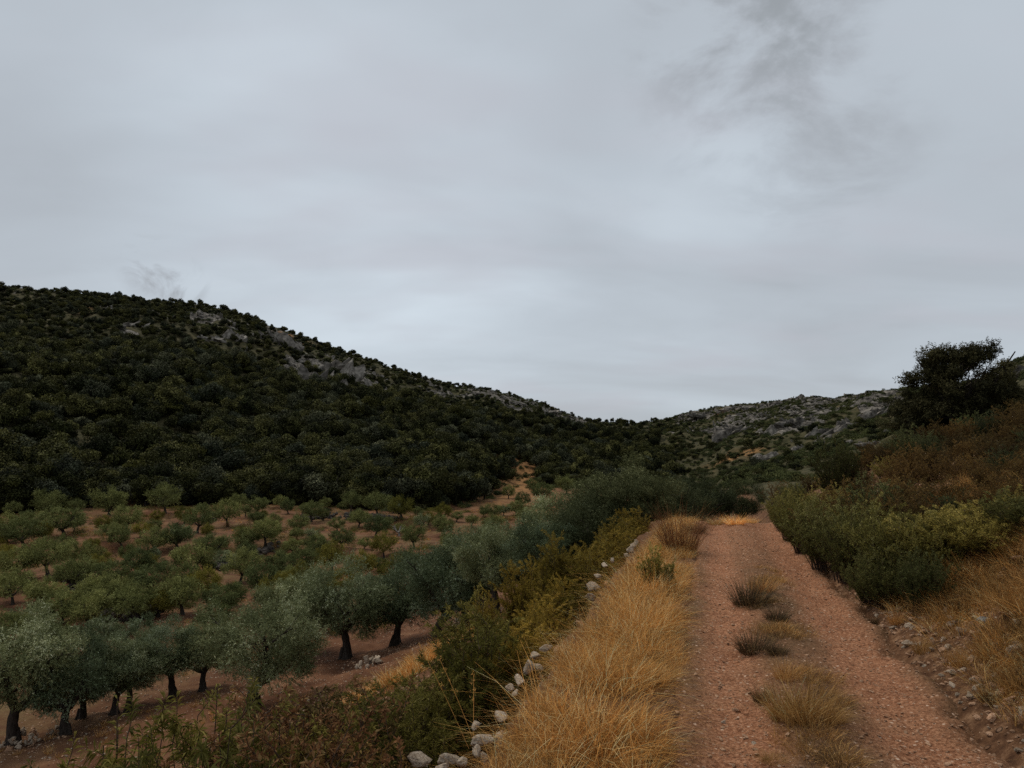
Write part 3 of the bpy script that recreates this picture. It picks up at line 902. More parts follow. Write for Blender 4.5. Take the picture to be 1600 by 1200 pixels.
def tuft(seed, n, h, spread, mat, w=0.004, bend=0.5, seg=3, heads=0.0, up=1.0, name='tuft'):
    r = np.random.RandomState(seed); b = MB()
    a = r.uniform(0, 6.283, n); q = np.sqrt(r.uniform(0, 1, n))
    P = np.stack([np.cos(a) * q * spread * .35, np.sin(a) * q * spread * .35, np.full(n, -0.02)], 1)
    L = h * r.uniform(.45, 1.1, n)
    D = unit(np.stack([np.cos(a) * q * spread / h * .6, np.sin(a) * q * spread / h * .6, np.full(n, up)], 1) + r.normal(size=(n, 3)) * .22)
    ba = a + r.normal(size=n) * 0.9
    b.blades(P, D, L, w * r.uniform(.6, 1.3, n), (ba, bend * r.uniform(.1, 1.2, n)), np.clip(r.normal(.45, .38, n), 0, 1), seg=seg)
    return b.mesh(name, [mat])


def copy_tree(root):
    r = root.copy(); C.objects.link(r)
    for ch in root.children:
        c = ch.copy(); C.objects.link(c); c.parent = r
    return r


class Kind:
    """one kind of plant: template meshes, placed as a thing with parts"""
    def __init__(s, name, variants, parts):
        s.name, s.variants, s.parts, s.n = name, variants, parts, 0

    def put(s, x, y, z, scl, label, cat, group=None, mats=None, rz=None, var=None):
        k = s.n % len(s.variants) if var is None else var; s.n += 1
        root = link(s.name, None, None, (x, y, z), (0, 0, rng.uniform(0, 6.28) if rz is None else rz), scl)
        tag(root, label, cat, group)
        for pn_, me_ in zip(s.parts, s.variants[k]):
            o = link(pn_, me_, root)
            if mats and pn_ in mats:
                o.material_slots[0].link = 'OBJECT'; o.material_slots[0].material = mats[pn_]
        return root


olive_near = Kind('olive_tree', [olive(100 + i, 44000, 0.085, 0.022) for i in range(5)]
                  + [olive(106, 44000, 0.085, 0.022, lean=(-0.4, 0, 0), forks=4)], ('trunk', 'crown'))
olive_far = Kind('olive_tree', [olive(200 + i, 12000, 0.13, 0.055, near=False, wide=1.0 + .08 * (i % 3)) for i in range(6)], ('trunk', 'crown'))
oak_k = Kind('holm_oak', [oak(300 + i, 4200, 0.17) for i in range(6)], ('trunk', 'crown'))

# ------------------------------------------------------------------ olives of the near row
G1 = 'olive trees in the near row below the track'
#       trunk px, base py, crown width px, rot, variant, label
near = [(22, 1165, 190, 0.4, 0, 'broad olive cut by the frame edge, trunk leaning in the lowest corner of the field'),
        (103, 1148, 150, 1.0, 1, 'olive on a thick pale-footed trunk, next in the row after the leaning corner olive'),
        (128, 1122, 120, 2.0, 2, 'olive close behind the thick-trunked one, its foot dark and swollen'),
        (180, 1116, 120, 3.0, 3, 'slim olive on a thin crooked stem, the first of a close pair'),
        (200, 1112, 110, 4.4, 4, 'slim olive on a thin straight stem, the second of a close pair'),
        (270, 1088, 120, 5.0, 0, 'tall round olive on a double dark trunk between the pair and the gnarled tree'),
        (318, 1078, 115, 0.2, 1, 'olive with a short dark trunk half hidden behind the round-crowned tree'),
        (395, 1108, 190, 3.1, 5, 'wide olive on a gnarled trunk with swollen foot, standing alone on red soil'),
        (540, 1030, 170, 2.2, 2, 'dark low-hanging olive whose crown almost touches the stony soil'),
        (618, 1008, 150, 1.2, 3, 'olive on a stout flared stump beside the leaning stem'),
        (684, 1005, 185, 3.6, 5, 'olive on a slender stem leaning away from the stump, above the yellow grass'),
        (775, 960, 150, 4.9, 4, 'olive behind the heap of pale stones'),
        (460, 1030, 150, 0.9, 1, 'silvery olive filling the gap behind the gnarled tree'),
        ]
for px, py, w, rz, va, lab in near:
    h = hit(px, py)
    s = w * h[3] / F / 4.5
    olive_near.put(h[0], h[1], h[2], (s, s, s * 1.08), lab, 'olive tree', G1, rz=rz, var=va)
# big trees standing on the bank beyond the verge, their feet hidden
for px, d, ytop, w, va, lab in ((965, 25, 735, 190, 0, 'tall dark olive rising over the bend of the track, largest crown in the row'),
                                (1035, 29, 752, 130, 3, 'dark olive right of the tallest one, over the end of the dry verge'),
                                (880, 29, 770, 150, 1, 'silvery olive left of the tallest dark one'),
                                (820, 25, 822, 130, 2, 'silvery olive between the wispy bush and the field'),
                                (730, 30, 845, 140, 4, 'silvery olive behind the leaning stem, touching the bare terrace'),
                                (1098, 36, 752, 92, 2, 'pale green olive straight beyond the end of the track'),
                                (1155, 42, 762, 70, 4, 'small olive beyond the track end beside the shrubs'),
                                (1060, 44, 755, 100, 1, 'olive behind the pale green one at the track end'),
                                (985, 23, 780, 125, 4, 'low dark olive spreading below the wall near the bend'),
 (925, 22.5, 800, 120, 2, 'low dark olive filling the gap under the tallest one'), (900, 25, 782, 130, 3, 'round olive joining the silvery and the tallest dark one'), (850, 22, 838, 120, 1, 'silvery olive just above the tallest ochre bush')):
    x, y, z, _ = at(px, d)
    zt = topz(px, ytop, d); hh = max(zt - z, 2.0)
    s = w * d / F / 3.7
    olive_near.put(x, y, z, (s, s, hh / 3.3), lab, 'olive tree', 'olive trees on the bank by the bend', {'crown': M_OLIVE_DARK} if 'silvery' not in lab else None, var=va)

# ------------------------------------------------------------------ olives of the field
field = [(12, 797, 38, 0), (58, 781, 40, 0), (122, 789, 32, 0), (152, 776, 36, 0), (170, 805, 58, 0), (192, 773, 40, 1), (228, 779, 34, 0), (258, 801, 52, 0),
         (298, 786, 38, 0), (327, 789, 26, 0), (343, 773, 30, 0), (375, 777, 32, 0), (413, 781, 36, 0), (443, 780, 34, 0), (473, 785, 34, 0), (508, 796, 26, 0),
         (76, 807, 46, 0), (100, 838, 62, 0), (6, 838, 42, 0), (38, 858, 58, 0), (198, 831, 58, 0), (190, 858, 46, 0), (238, 866, 52, 0), (278, 861, 50, 0),
         (308, 833, 46, 0), (331, 874, 58, 0), (356, 823, 50, 0), (415, 853, 60, 0), (388, 861, 44, 0), (400, 804, 42, 0), (466, 833, 38, 0), (487, 816, 42, 0),
         (450, 803, 32, 0), (372, 796, 30, 0), (535, 856, 42, 0), (560, 825, 40, 0), (588, 838, 46, 0), (548, 800, 36, 0), (590, 806, 44, 0), (628, 812, 46, 1),
         (647, 857, 46, 0), (695, 838, 44, 0), (692, 814, 34, 1), (737, 823, 28, 0), (770, 812, 36, 0), (806, 806, 36, 0), (770, 836, 40, 0), (495, 872, 44, 0),
         (600, 873, 52, 2), (520, 898, 56, 2), (565, 902, 56, 2), (795, 780, 30, 0), (850, 786, 40, 0), (833, 768, 30, 0), (885, 772, 44, 0), (700, 860, 34, 0),
         (20, 905, 56, 0), (75, 900, 56, 0), (118, 885, 48, 0), (110, 922, 60, 0), (170, 918, 50, 0), (70, 952, 52, 0), (20, 945, 60, 0), (45, 998, 56, 3),
         (158, 950, 58, 0), (215, 905, 54, 0), (232, 932, 60, 1), (178, 955, 56, 1), (295, 905, 58, 0), (320, 935, 60, 1), (375, 912, 60, 0), (400, 935, 60, 1),
         (440, 905, 58, 1), (475, 930, 60, 1), (480, 895, 50, 0), (140, 985, 66, 0), (215, 975, 62, 0), (95, 975, 60, 0), (285, 960, 62, 0), (345, 962, 60, 0),
         (430, 957, 64, 1), (500, 948, 60, 1), (540, 930, 56, 1), (150, 1020, 66, 3), (225, 1030, 66, 3), (60, 1040, 66, 3), (330, 1000, 56, 3), (0, 1010, 56, 3), (610, 925, 60, 1), (575, 945, 54, 3), (520, 985, 56, 3),
         (640, 905, 60, 3), (410, 1000, 56, 3)]
rows = {}
FM = {0: None, 1: M_OLIVE_FAR, 2: M_OLIVE_YEL, 3: M_OLIVE}
fr = np.random.RandomState(55)
for _ in range(1500):       # younger trees and suckers between the rows
    a, b = fr.uniform(-5, 830), fr.uniform(782, 965)
    if b > 1180 - 0.30 * a - 90 * 0 or (a > 640 and b > 880 - (a - 640) * .3): continue
    wd_ = np.interp(b, [780, 965], [24, 44]) * fr.uniform(.75, 1.25)
    if min(math.hypot((a - f[0]) / 1.25, (b - f[1]) / .55) for f in field) < wd_ * .62: continue
    if a < 300 and 790 < b < 830 and fr.uniform() < .6: continue
    field.append((a, b, wd_, fr.choice([0, 0, 0, 1, 1, 3])))
    if len(field) > 190: break
field.sort(key=lambda f: f[1])
names_row = [(790, 'farthest row, under the oak wood'), (815, 'second row from the oak wood'), (845, 'third row from the oak wood'),
             (880, 'middle of the field'), (925, 'row beyond the dark rubble wall'), (970, 'row just behind the near trees'), (2000, 'thicket touching the near row')]
ordn = 'first second third fourth fifth sixth seventh eighth ninth tenth eleventh twelfth thirteenth fourteenth fifteenth sixteenth seventeenth eighteenth nineteenth twentieth twenty-first twenty-second'.split()
ordn += [a_ + b_ for a_ in ('twenty-', 'thirty-', 'forty-', 'fifty-') for b_ in 'first second third fourth fifth sixth seventh eighth ninth'.split()][2:]
lo = 0
for lim, rn in names_row:
    row = sorted([f for f in field if lo <= f[1] < lim]); lo = lim
    for i, (px, py, w, c) in enumerate(row):
        h = hit(px, py)
        s = w * h[3] / F / (4.8 if py < 900 else 4.4)
        tone = {0: 'green', 1: 'bright green', 2: 'yellow-green', 3: 'grey-green'}[c]
        # uneven heights: older trees are broad and low
        hz = s * rng.uniform(0.85, 1.15) if s < 1.1 else s * 0.92
        mt = {'crown': {0: M_OLIVE_FAR, 1: M_OLIVE_FAR if i % 2 else M_OLIVE_YEL, 2: M_OLIVE_YEL, 3: M_OLIVE if i % 2 else M_OLIVE_FAR}[c]}
        olive_far.put(h[0], h[1], h[2], (s * rng.uniform(.85, 1.2), s * rng.uniform(.85, 1.2), hz), '%s olive in the %s, %s from the left' % (tone, rn, ordn[i]), 'olive tree', 'olive trees in the valley field', mats=mt)

# ------------------------------------------------------------------ oak wood on the far slope
pxs = az_px([-260, 1560])
N = 56000
az = rng.uniform(pxs[0], pxs[1], N); d = np.sqrt(rng.uniform(60 ** 2, 500 ** 2, N))
x, y = d * np.sin(az), d * np.cos(az)
_, _, d0, dr = far_t(x, y)
t = (d - d0) / (dr - d0); px = CX + F * np.tan(az)
dens = np.interp(px, [-260, 0, 700, 850, 960, 1020, 1100, 1600], [1, 1, 1, .9, .65, .30, .05, .03]) * np.interp(t, [0, 0.55, 0.68, 0.82, 0.97, 1.02], [1, 1, .75, .5, .8, .6])
dens = dens * np.where((px > 350) & (t > .72), 0.45, 1)
dens = dens * (1 - 0.93 * rockmask(x, y)) * (0.75 + 0.6 * fbm(x * 0.03, y * 0.03, 3))
dens = dens * (1 - np.exp(-((px - 815) / 40) ** 2) * sstep(.25, .12, t))
dens = dens + 0.8 * np.exp(-((px - 1010) / 60) ** 2 - ((t - .78) / .07) ** 2)
keep = (t > 0.0) & (t < 1.06) & (rng.uniform(size=N) < dens * 0.78)
x, y, t, d, px = x[keep], y[keep], t[keep], d[keep], px[keep]
# hedge-tight front edge of the wood
E = 150
eaz = rng.uniform(*az_px([-250, 740]), E)
_, _, ed0, _ = far_t(np.sin(eaz), np.cos(eaz))
ed = ed0 + rng.uniform(0, 5, E)
x = np.concatenate([x, ed * np.sin(eaz)]); y = np.concatenate([y, ed * np.cos(eaz)]); d = np.concatenate([d, ed]); t = np.concatenate([t, np.zeros(E)])
px = CX + F * x / y
z = H(x, y) - 0.15
s = np.where(t < .55, .7 + 1.2 * rng.uniform(0, 1, len(x)) ** 1.5, rng.uniform(.4, 1.0, len(x))) * np.where(px > 1050, .55, 1)
order = np.argsort(d + (px < -20) * 1e4 + (px > 960) * 1e4)
ind, rest = order[:290], order[290:]
for i in ind:
    lab = 'dark holm oak packed in the front edge of the wood above the field' if t[i] < .02 else 'dark holm oak in the lower wood just behind its front edge'
    oak_k.put(x[i], y[i], z[i], (s[i], s[i], s[i] * rng.uniform(.85, 1.15)), lab, 'oak tree', 'holm oaks along the foot of the wooded hill', {'crown': (M_OAK, M_OAK, M_OAKG, M_OAK, M_OAKY)[rng.randint(5)]})
oak_src = []
for i in range(6):
    r_ = np.random.RandomState(900 + i)
    o = src('oak', oak(320 + i, 2600, 0.22)[1]); oak_src.append(o)
for i, mm in ((0, M_OAKY), (3, M_OAKG), (4, M_OAKG)):
    m_ = oak_src[i].data.copy(); m_.materials[0] = mm; oak_src.append(src('oak', m_))
P = np.stack([x, y, z], 1)[rest]; ss = s[rest]
scatter('oak_wood', P, rng.uniform(0, 6.28, len(P)), np.stack([ss, ss, ss * rng.uniform(.6, 1.3, len(P))], 1), oak_src,
        'dense dark holm oak wood covering the big hill up to its ridge', 'wood')

# ------------------------------------------------------------------ low scrub on hills
N = 60000
az = rng.uniform(*az_px([-200, 1700]), N); d = np.sqrt(rng.uniform(45 ** 2, 480 ** 2, N))
x, y = d * np.sin(az), d * np.cos(az)
_, _, d0, dr = far_t(x, y); t = (d - d0) / (dr - d0); px = CX + F * np.tan(az)
dens = np.interp(px, [-200, 600, 900, 1000, 1700], [.10, .12, .35, .8, .9]) * (1 + 2.2 * ((px < 900) & (t > .7)))
dens = dens * (1 - .55 * rockmask(x, y)) * (0.8 + 0.7 * fbm(x * .05, y * .05, 3))
for p, tq, rp, rt in ((1145, GP - .01, 34, 0.026), (118, 0.80, 18, 0.05)):
    dens = dens * (1 - .97 * np.exp(-((px - p) / rp) ** 2 - ((t - tq) / rt) ** 2))
keep = (t > -0.02) & (t < 1.03) & (rng.uniform(size=N) < dens)
x, y, t = x[keep], y[keep], t[keep]
scr = [src('scrub', bush_blob(i, 420, 0.17, M_SCRUB if i < 4 else M_OAK)) for i in range(6)]
ss = rng.uniform(.5, 1.5, len(x))
scatter('hill_scrub', np.stack([x, y, H(x, y) - .08], 1), rng.uniform(0, 6.28, len(x)), np.stack([ss, ss, ss * rng.uniform(.6, 1.3, len(x))], 1), scr,
        'low grey-green scrub covering the rocky basin and ridges', 'scrub')

# ------------------------------------------------------------------ crags
def crag_mesh(seed, n=16, wide=6.0, high=3.0, lean=0.5):
    """fractured outcrop: many tilted slabs of rock grown together"""
    import bmesh
    r = np.random.RandomState(seed); bm = bmesh.new()
    for i in range(n):
        c = np.array([(i / (n - 1) - .5) * wide * .95 + r.normal() * .03 * wide, r.normal() * wide * .14, 0]); w = r.uniform(.5, 1.6) * wide / 6; hh = high * r.uniform(.35, 1.0) * math.exp(-(c[0] / wide) ** 2 * 1.5)
        pts = unit(r.normal(size=(11, 3))) * np.array([w, w * .7, hh])
        pts[:, 0] += pts[:, 2] * lean * r.uniform(.5, 1.3)
        vs = [bm.verts.new(p + c) for p in pts]
        res = bmesh.ops.convex_hull(bm, input=vs)
        for v in vs:
            if v.is_valid and not v.link_faces: bm.verts.remove(v)
    bmesh.ops.triangulate(bm, faces=bm.faces[:])
    bmesh.ops.subdivide_edges(bm, edges=bm.edges[:], cuts=1, use_grid_fill=True)
    for v in bm.verts: v.co += Vector(r.normal(size=3) * 0.07 * wide / 6)
    me = bpy.data.meshes.new('crag'); bm.to_mesh(me); bm.free(); me.materials.append(M_CRAG)
    return me


CR = [crag_mesh(i, 16 + i % 4, 6, 2.6, 0.5 if i % 2 else -.4) for i in range(6)]
crags = [(450, 575, 70, 60, 'tallest pale cliff face on the wooded hill'), (490, 585, 60, 56, 'pale cliff foot pointing down into the oak wood'),
         (425, 520, 50, 34, 'rock shelf above the tallest cliff'), (355, 518, 30, 22, 'upright pale rock tooth among oaks left of the cliff'), (552, 592, 44, 34, 'lower right buttress of the cliff'),
         (205, 503, 34, 16, 'flat grey outcrop high among scattered oaks'), (330, 525, 26, 12, 'small slabs left of the rock tooth'), (525, 565, 56, 44, 'ribbed rock wall on the shoulder of the wooded hill'),
         (740, 614, 30, 6, 'rusty rock cap on the descending ridge'), (850, 640, 26, 8, 'rocky knob where the ridge drops to the saddle'), (800, 628, 26, 6, 'row of rocks on the descending ridge'),
         (300, 705, 30, 7, 'pale slab showing in the lower oak wood'), (1100, 645, 34, 10, 'crag at the near end of the rocky ridge'), (1145, 668, 40, 26, 'slanting pale crag below the rocky ridge top'),
         (1160, 634, 40, 12, 'jagged top of the rocky ridge'), (1205, 668, 36, 24, 'middle slanting crag of the rocky ridge'), (1250, 655, 36, 22, 'crag right of the middle one'),
         (1300, 665, 44, 28, 'broad pale crag under the highest ridge point'), (1340, 655, 36, 26, 'darker crag beside the broad pale one'), (1370, 640, 30, 22, 'crag nearest the brown slope'),
         (1255, 697, 22, 12, 'small white rock in the scrub basin'), (1205, 708, 40, 14, 'low rock spur pointing at the golden patch'), (1370, 690, 30, 10, 'grey boulders just above the brown shrubs'),
         (1090, 653, 22, 6, 'flat rocks beside the saddle'), (985, 690, 26, 6, 'grey scree lobe below the saddle'), (1592, 575, 50, 34, 'bare rock summit behind the shrubs at the frame edge')]
for i, (px, py, w, hpx, lab) in enumerate(crags):
    h = hit(px, py + hpx * .4)
    if h is None: continue
    W = 1.35 * w * h[3] / F; Hh = 1.3 * hpx * h[3] / F
    o = link('rock_outcrop', CR[i % 6], None, (h[0], h[1], h[2] - .1 * Hh), (0, 0, -math.atan2(h[0], h[1]) + rng.uniform(-.3, .3)), (W / 6, W / 6 * .9, min(Hh / 2.6 * .62, W / 6 * 1.6)))
    tag(o, lab, 'rock outcrop', 'rock outcrops on the hills')
# loose boulders
N = 15000
az = rng.uniform(*az_px([-100, 1650]), N); d = np.sqrt(rng.uniform(120 ** 2, 470 ** 2, N)); x, y = d * np.sin(az), d * np.cos(az)
keep = rng.uniform(size=N) < rockmask(x, y) * .55 + .015 * (az > az_px(950)) ; x, y = x[keep], y[keep]
BO = [src('boulder', stone_mesh(500 + i, M_CRAG, .8, 2, .3)) for i in range(3)] + [src('slab', crag_mesh(40 + i, 3, 1.6, 1.3, .9)) for i in range(4)]
ss = .5 + 1.9 * rng.uniform(0, 1, len(x)) ** 2
scatter('hill_boulders', np.stack([x, y, H(x, y)], 1), rng.uniform(0, 6.28, len(x)), ss, BO, 'grey boulders strewn over the rocky parts of both hills', 'boulders', rng.uniform(-.6, .6, (len(x), 2)))

# ------------------------------------------------------------------ golden verge
def strip_points(n, u0, u1, v0, v1, power=1.0):
    u = u0 + (u1 - u0) * rng.uniform(0, 1, n) ** power; v = rng.uniform(v0, v1, n)
    return u, v


gold = [src('golden_tuft', tuft(600 + i, 70, 0.33 + .05 * (i % 3), 0.55, [M_GOLD, M_GOLD, M_GOLD][i % 3], .0052, 0.9 + .6 * (i % 2))) for i in range(6)] + [src('golden_tuft', tuft(610 + i, 40, 0.28, 0.6, M_TAN, .0055, 1.7)) for i in range(2)] + [src('golden_tuft', tuft(615, 60, 0.34, 0.45, M_BROWN, .0045, .9))]
u, v = strip_points(4400, 1.6, 22.5, -1.62, -0.30, 1.35)
x_, y_ = xy(u, v)
en = -0.36 + 0.16 * fbm(u * .9, u * 0 + 4, 3)
keep = (v < en) & (v > np.interp(u, [3, 8, 14, 22], [-1.34, -1.32, -1.22, -1.1]) + .22 * pn(u * .8, u * 0 + 9)) & (pn(x_ * 1.1 + 3, y_ * 1.1) > -.30); u, v = u[keep], v[keep]
x, y = xy(u, v)
hs = np.interp(v, [-1.55, -1.35, -1.1, -.7, -.3], [.35, .6, .88, .85, .45]) * np.interp(u, [3, 8, 14, 22], [1, .95, .72, .62]) * rng.uniform(.55, 1.25, len(u)) * (1 + .6 * pn(x * 1.4, y * 1.4))
scatter('verge_grass', np.stack([x, y, surf(x, y)], 1), rng.uniform(0, 6.28, len(u)), hs, gold, 'thick golden dry grass on the verge between track and wall', 'dry grass', rng.normal(0, .30, (len(u), 2)))

# red-brown dry clump at the verge end, golden patch at the crest
TUFT_R = tuft(640, 500, .55, .55, M_RUSSET, .006, .5)
TUFT_G = [tuft(650 + i, 420, .42, .5, M_GOLD, .006, .6) for i in range(3)]
TUFT_T = [tuft(660 + i, 420, .42, .45, M_TAN, .005, .55) for i in range(3)]
TUFT_D = [tuft(670 + i, 520, .30, .42, M_DARKTUFT, .005, .6) for i in range(3)]


def tuft_at(mesh, px, py, wpx, label, cat='grass tuft', hf=1.0, name='grass_tuft', group='grass tufts on the track', ref=.31):
    r = ray(px, py); n = math.hypot(r[0], r[1])
    ds = np.linspace(2.5, 60, 3000); xx, yy = ds * r[0] / n, ds * r[1] / n
    k = np.argmax(CAMZ + ds * r[2] / n < surf(xx, yy)); x, y, d = xx[k], yy[k], ds[k]
    s = wpx * d / F / (ref * 2.4)
    o = link(name, mesh, None, (x, y, float(surf(np.array([x]), np.array([y]))[0])), (0, 0, rng.uniform(0, 6)), (s, s, s * hf))
    tag(o, label, cat, group); return o


tuft_at(TUFT_D[0], 1172, 944, 112, 'dark withered cushion in the middle of the track, farthest of the ruts hump', hf=1.25)
tuft_at(TUFT_T[0], 1192, 926, 62, 'straw-coloured tuft growing out of the back of the dark cushion')
tuft_at(TUFT_D[1], 1214, 968, 66, 'small dark tuft touching the right side of the dark cushion', hf=1.1)
tuft_at(TUFT_D[2], 1178, 1018, 100, 'low dark tuft with upright stalks in mid track', hf=1.2)
tuft_at(TUFT_D[0], 1215, 1022, 60, 'thin brown tuft beside the low dark one, toward the right rut', hf=1.0)
tuft_at(TUFT_T[1], 1262, 1128, 150, 'largest straw tuft in the track, spreading near the camera', hf=.95)
tuft_at(TUFT_G[0], 1230, 1122, 100, 'golden half of the largest tuft', hf=1.1)
tuft_at(TUFT_D[1], 1192, 1095, 64, 'dark green-brown clump against the largest straw tuft', hf=1.2)
tuft_at(TUFT_T[2], 1230, 1062, 70, 'loose straw stalks behind the largest tuft', hf=.9)
tuft_at(TUFT_T[0], 1300, 1130, 70, 'straw fringe at the right rut side of the largest tuft', hf=.8)
tuft_at(TUFT_T[1], 1205, 1192, 60, 'flattened straw in front of the largest tuft', hf=.45)
tuft_at(TUFT_R, 1062, 862, 84, 'reddish dry bush at the far end of the golden verge', hf=1.5, cat='dry bush', group='dry tufts at the bend')
tuft_at(TUFT_G[1], 1120, 819, 46, 'golden tuft on the crest left of the track end', hf=.6, group='dry tufts at the bend')
tuft_at(TUFT_G[2], 1148, 819, 50, 'golden tuft in the very middle of the crest', hf=.7, group='dry tufts at the bend')
tuft_at(TUFT_G[0], 1172, 817, 36, 'golden tuft beside the track end, partly green', hf=.5, group='dry tufts at the bend')
tuft_at(TUFT_R, 1088, 832, 44, 'rust-coloured tuft behind the reddish bush', hf=.7, group='dry tufts at the bend')
# low growth along the hump of the track
hump = [src('hump_tuft', tuft(690 + i, 46, .13, .2, [M_TAN, M_TAN, M_DARKTUFT][i % 3], .004, .7)) for i in range(6)]
u = rng.uniform(1.5, 13, 3000) ; v = rng.normal(.74, .15, 3000); x, y = xy(u, v)
keep = rng.uniform(size=3000) < -.12 + 1.0 * pn(x * 1.3, y * 1.3)
u, v, x, y = u[keep], v[keep], x[keep], y[keep]
scatter('hump_growth', np.stack([x, y, surf(x, y)], 1), rng.uniform(0, 6.28, len(u)), rng.uniform(.5, 1.2, len(u)), hump, 'sparse low dry growth along the hump between the ruts', 'dry grass')

# pebbles
n = 9000
u = 1.5 + 24 * rng.uniform(0, 1, n) ** 1.7; v = rng.uniform(-.5, 2.5, n) + (rng.uniform(size=n) < .25) * rng.uniform(0, 1.4, n)
x, y = xy(u, v)
sz = 0.006 + 0.020 * rng.uniform(0, 1, n) ** 4 + 0.004 * np.sqrt(u / 6)
scatter('track_pebbles', np.stack([x, y, surf(x, y) + sz * .15], 1), rng.uniform(0, 6.28, n), sz, [src('pebble', m) for m in PB_R], 'pebbles and stone chips strewn over the red track', 'pebbles', rng.uniform(-.4, .4, (n, 2)))
n = 22000
a_ = rng.uniform(*az_px([-100, 760]), n); d = np.sqrt(rng.uniform(9 ** 2, 45 ** 2, n)); x, y = d * np.sin(a_), d * np.cos(a_); _, v = uv(x, y)
keep = (v < -3) & (rng.uniform(size=n) < .6 + .8 * pn(x * .4, y * .4)); x, y, d = x[keep], y[keep], d[keep]
scatter('field_stones', np.stack([x, y, H(x, y)], 1), rng.uniform(0, 6.28, len(x)), rng.uniform(.02, .06, len(x)), [src('chip', m) for m in PB_R + PB_R + PB_P], 'stone chips strewn over the red soil under the olives', 'stones', rng.uniform(-.4, .4, (len(x), 2)))

# dry grass tufts in the field and yellow patch
fg = [src('field_tuft', tuft(700 + i, 50, .30, .3, M_TAN if i < 3 else M_GOLD, .009, .6)) for i in range(4)]
n = 9000
a_ = rng.uniform(*az_px([-150, 900]), n); d = np.sqrt(rng.uniform(14 ** 2, 130 ** 2, n)); x, y = d * np.sin(a_), d * np.cos(a_); _, v = uv(x, y)
keep = (v < -6) & (rng.uniform(size=n) < sstep(.1, .5, fbm(x * .12, y * .12, 3) + .15)); x, y = x[keep], y[keep]
scatter('field_grass', np.stack([x, y, H(x, y)], 1), rng.uniform(0, 6.28, len(x)), rng.uniform(.5, 1.1, len(x)), fg, 'sparse dry grass between the olive rows', 'dry grass')
fs = [src('field_scrub_plant', bush_blob(60 + i, 300, .09, [M_OLIVE_FAR, M_CISTG, M_BROWN, M_OLIVE_YEL][i])) for i in range(4)]
n = 5200
a_ = rng.uniform(*az_px([-150, 880]), n); d = np.sqrt(rng.uniform(32 ** 2, 125 ** 2, n)); x, y = d * np.sin(a_), d * np.cos(a_); _, v = uv(x, y)
keep = (v < -14) & (rng.uniform(size=n) < .12 + .9 * pn(x * .11 + 9, y * .11)); x, y = x[keep], y[keep]
scatter('field_scrub', np.stack([x, y, H(x, y) - .05], 1), rng.uniform(0, 6.28, len(x)), rng.uniform(.4, 1.0, len(x)), fs, 'low green and brown undergrowth between the olive rows', 'undergrowth')
h = hit(660, 1040); yp = []
n = 260
x = h[0] + rng.normal(0, .75, n); y = h[1] + rng.normal(0, .8, n)
scatter('yellow_grass', np.stack([x, y, H(x, y)], 1), rng.uniform(0, 6.28, n), rng.uniform(.9, 1.7, n), [src('yellow_tuft', tuft(720 + i, 50, .30, .3, M_GOLD, .009, .5)) for i in range(3)], 'yellow grass patch in front of the leaning olive stem', 'dry grass')

# ------------------------------------------------------------------ shrubs of the left bank
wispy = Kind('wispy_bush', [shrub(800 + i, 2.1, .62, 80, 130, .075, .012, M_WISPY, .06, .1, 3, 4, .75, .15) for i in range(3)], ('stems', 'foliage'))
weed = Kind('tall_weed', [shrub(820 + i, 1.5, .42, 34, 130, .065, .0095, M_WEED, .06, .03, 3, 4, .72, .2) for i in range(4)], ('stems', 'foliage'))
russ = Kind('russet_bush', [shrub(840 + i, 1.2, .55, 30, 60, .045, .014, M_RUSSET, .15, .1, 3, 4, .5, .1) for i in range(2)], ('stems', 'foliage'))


stalk = Kind('leafy_stalks', [shrub(830 + i, 1.5, .34, 17, 110, .075, .012, M_WEED, .08, .03, 4, 2, .40, .25) for i in range(3)], ('stems', 'foliage'))


def plant(kind, px, d, ytop, href, label, cat, group, wf=1.0, mats=None):
    x, y, z, _ = at(px, d)
    hh = max(topz(px, ytop, d) - z, 0.5); s = hh / href
    return kind.put(x, y, z, (s * wf, s * wf, s), label, cat, group, mats)


GW = 'ochre wispy bushes below the verge wall'
for px, d, yt, wf, lab in ((862, 13, 842, .95, 'tallest ochre wispy bush rising above the wall beside the golden verge'), (905, 14.5, 862, .8, 'ochre wispy bush right of the tallest, touching the verge'),
                           (820, 12, 880, .9, 'ochre wispy bush left of the tallest'), (780, 11.5, 960, .9, 'ochre wispy bush in front of the stone heap'), (845, 10.8, 930, .8, 'ochre wispy bush nearest the pale wall stones'),
                           (750, 10.5, 1005, .9, 'low wispy bush at the foot of the heap'), (800, 9.6, 985, .8, 'wispy bush leaning on the wall above the weeds'), (925, 17, 875, .7, 'last small wispy bush before the dark olive'), (880, 11.6, 905, .9, 'ochre wispy bush squeezed against the wall copestones'),
 (835, 9.4, 960, .9, 'wispy bush with its tips over the wall, halfway down the verge'), (790, 8.4, 1005, .9, 'wispy bush beside the pink wall stone'), (752, 8.0, 1030, .8, 'wispy bush at the head of the weed thicket'), (716, 8.8, 1030, .8, 'wispy bush behind the weed thicket'), (760, 13, 930, .8, 'wispy bush just right of the stone heap')):
    plant(wispy, px, d, yt, 2.1, lab, 'bush', GW, wf)
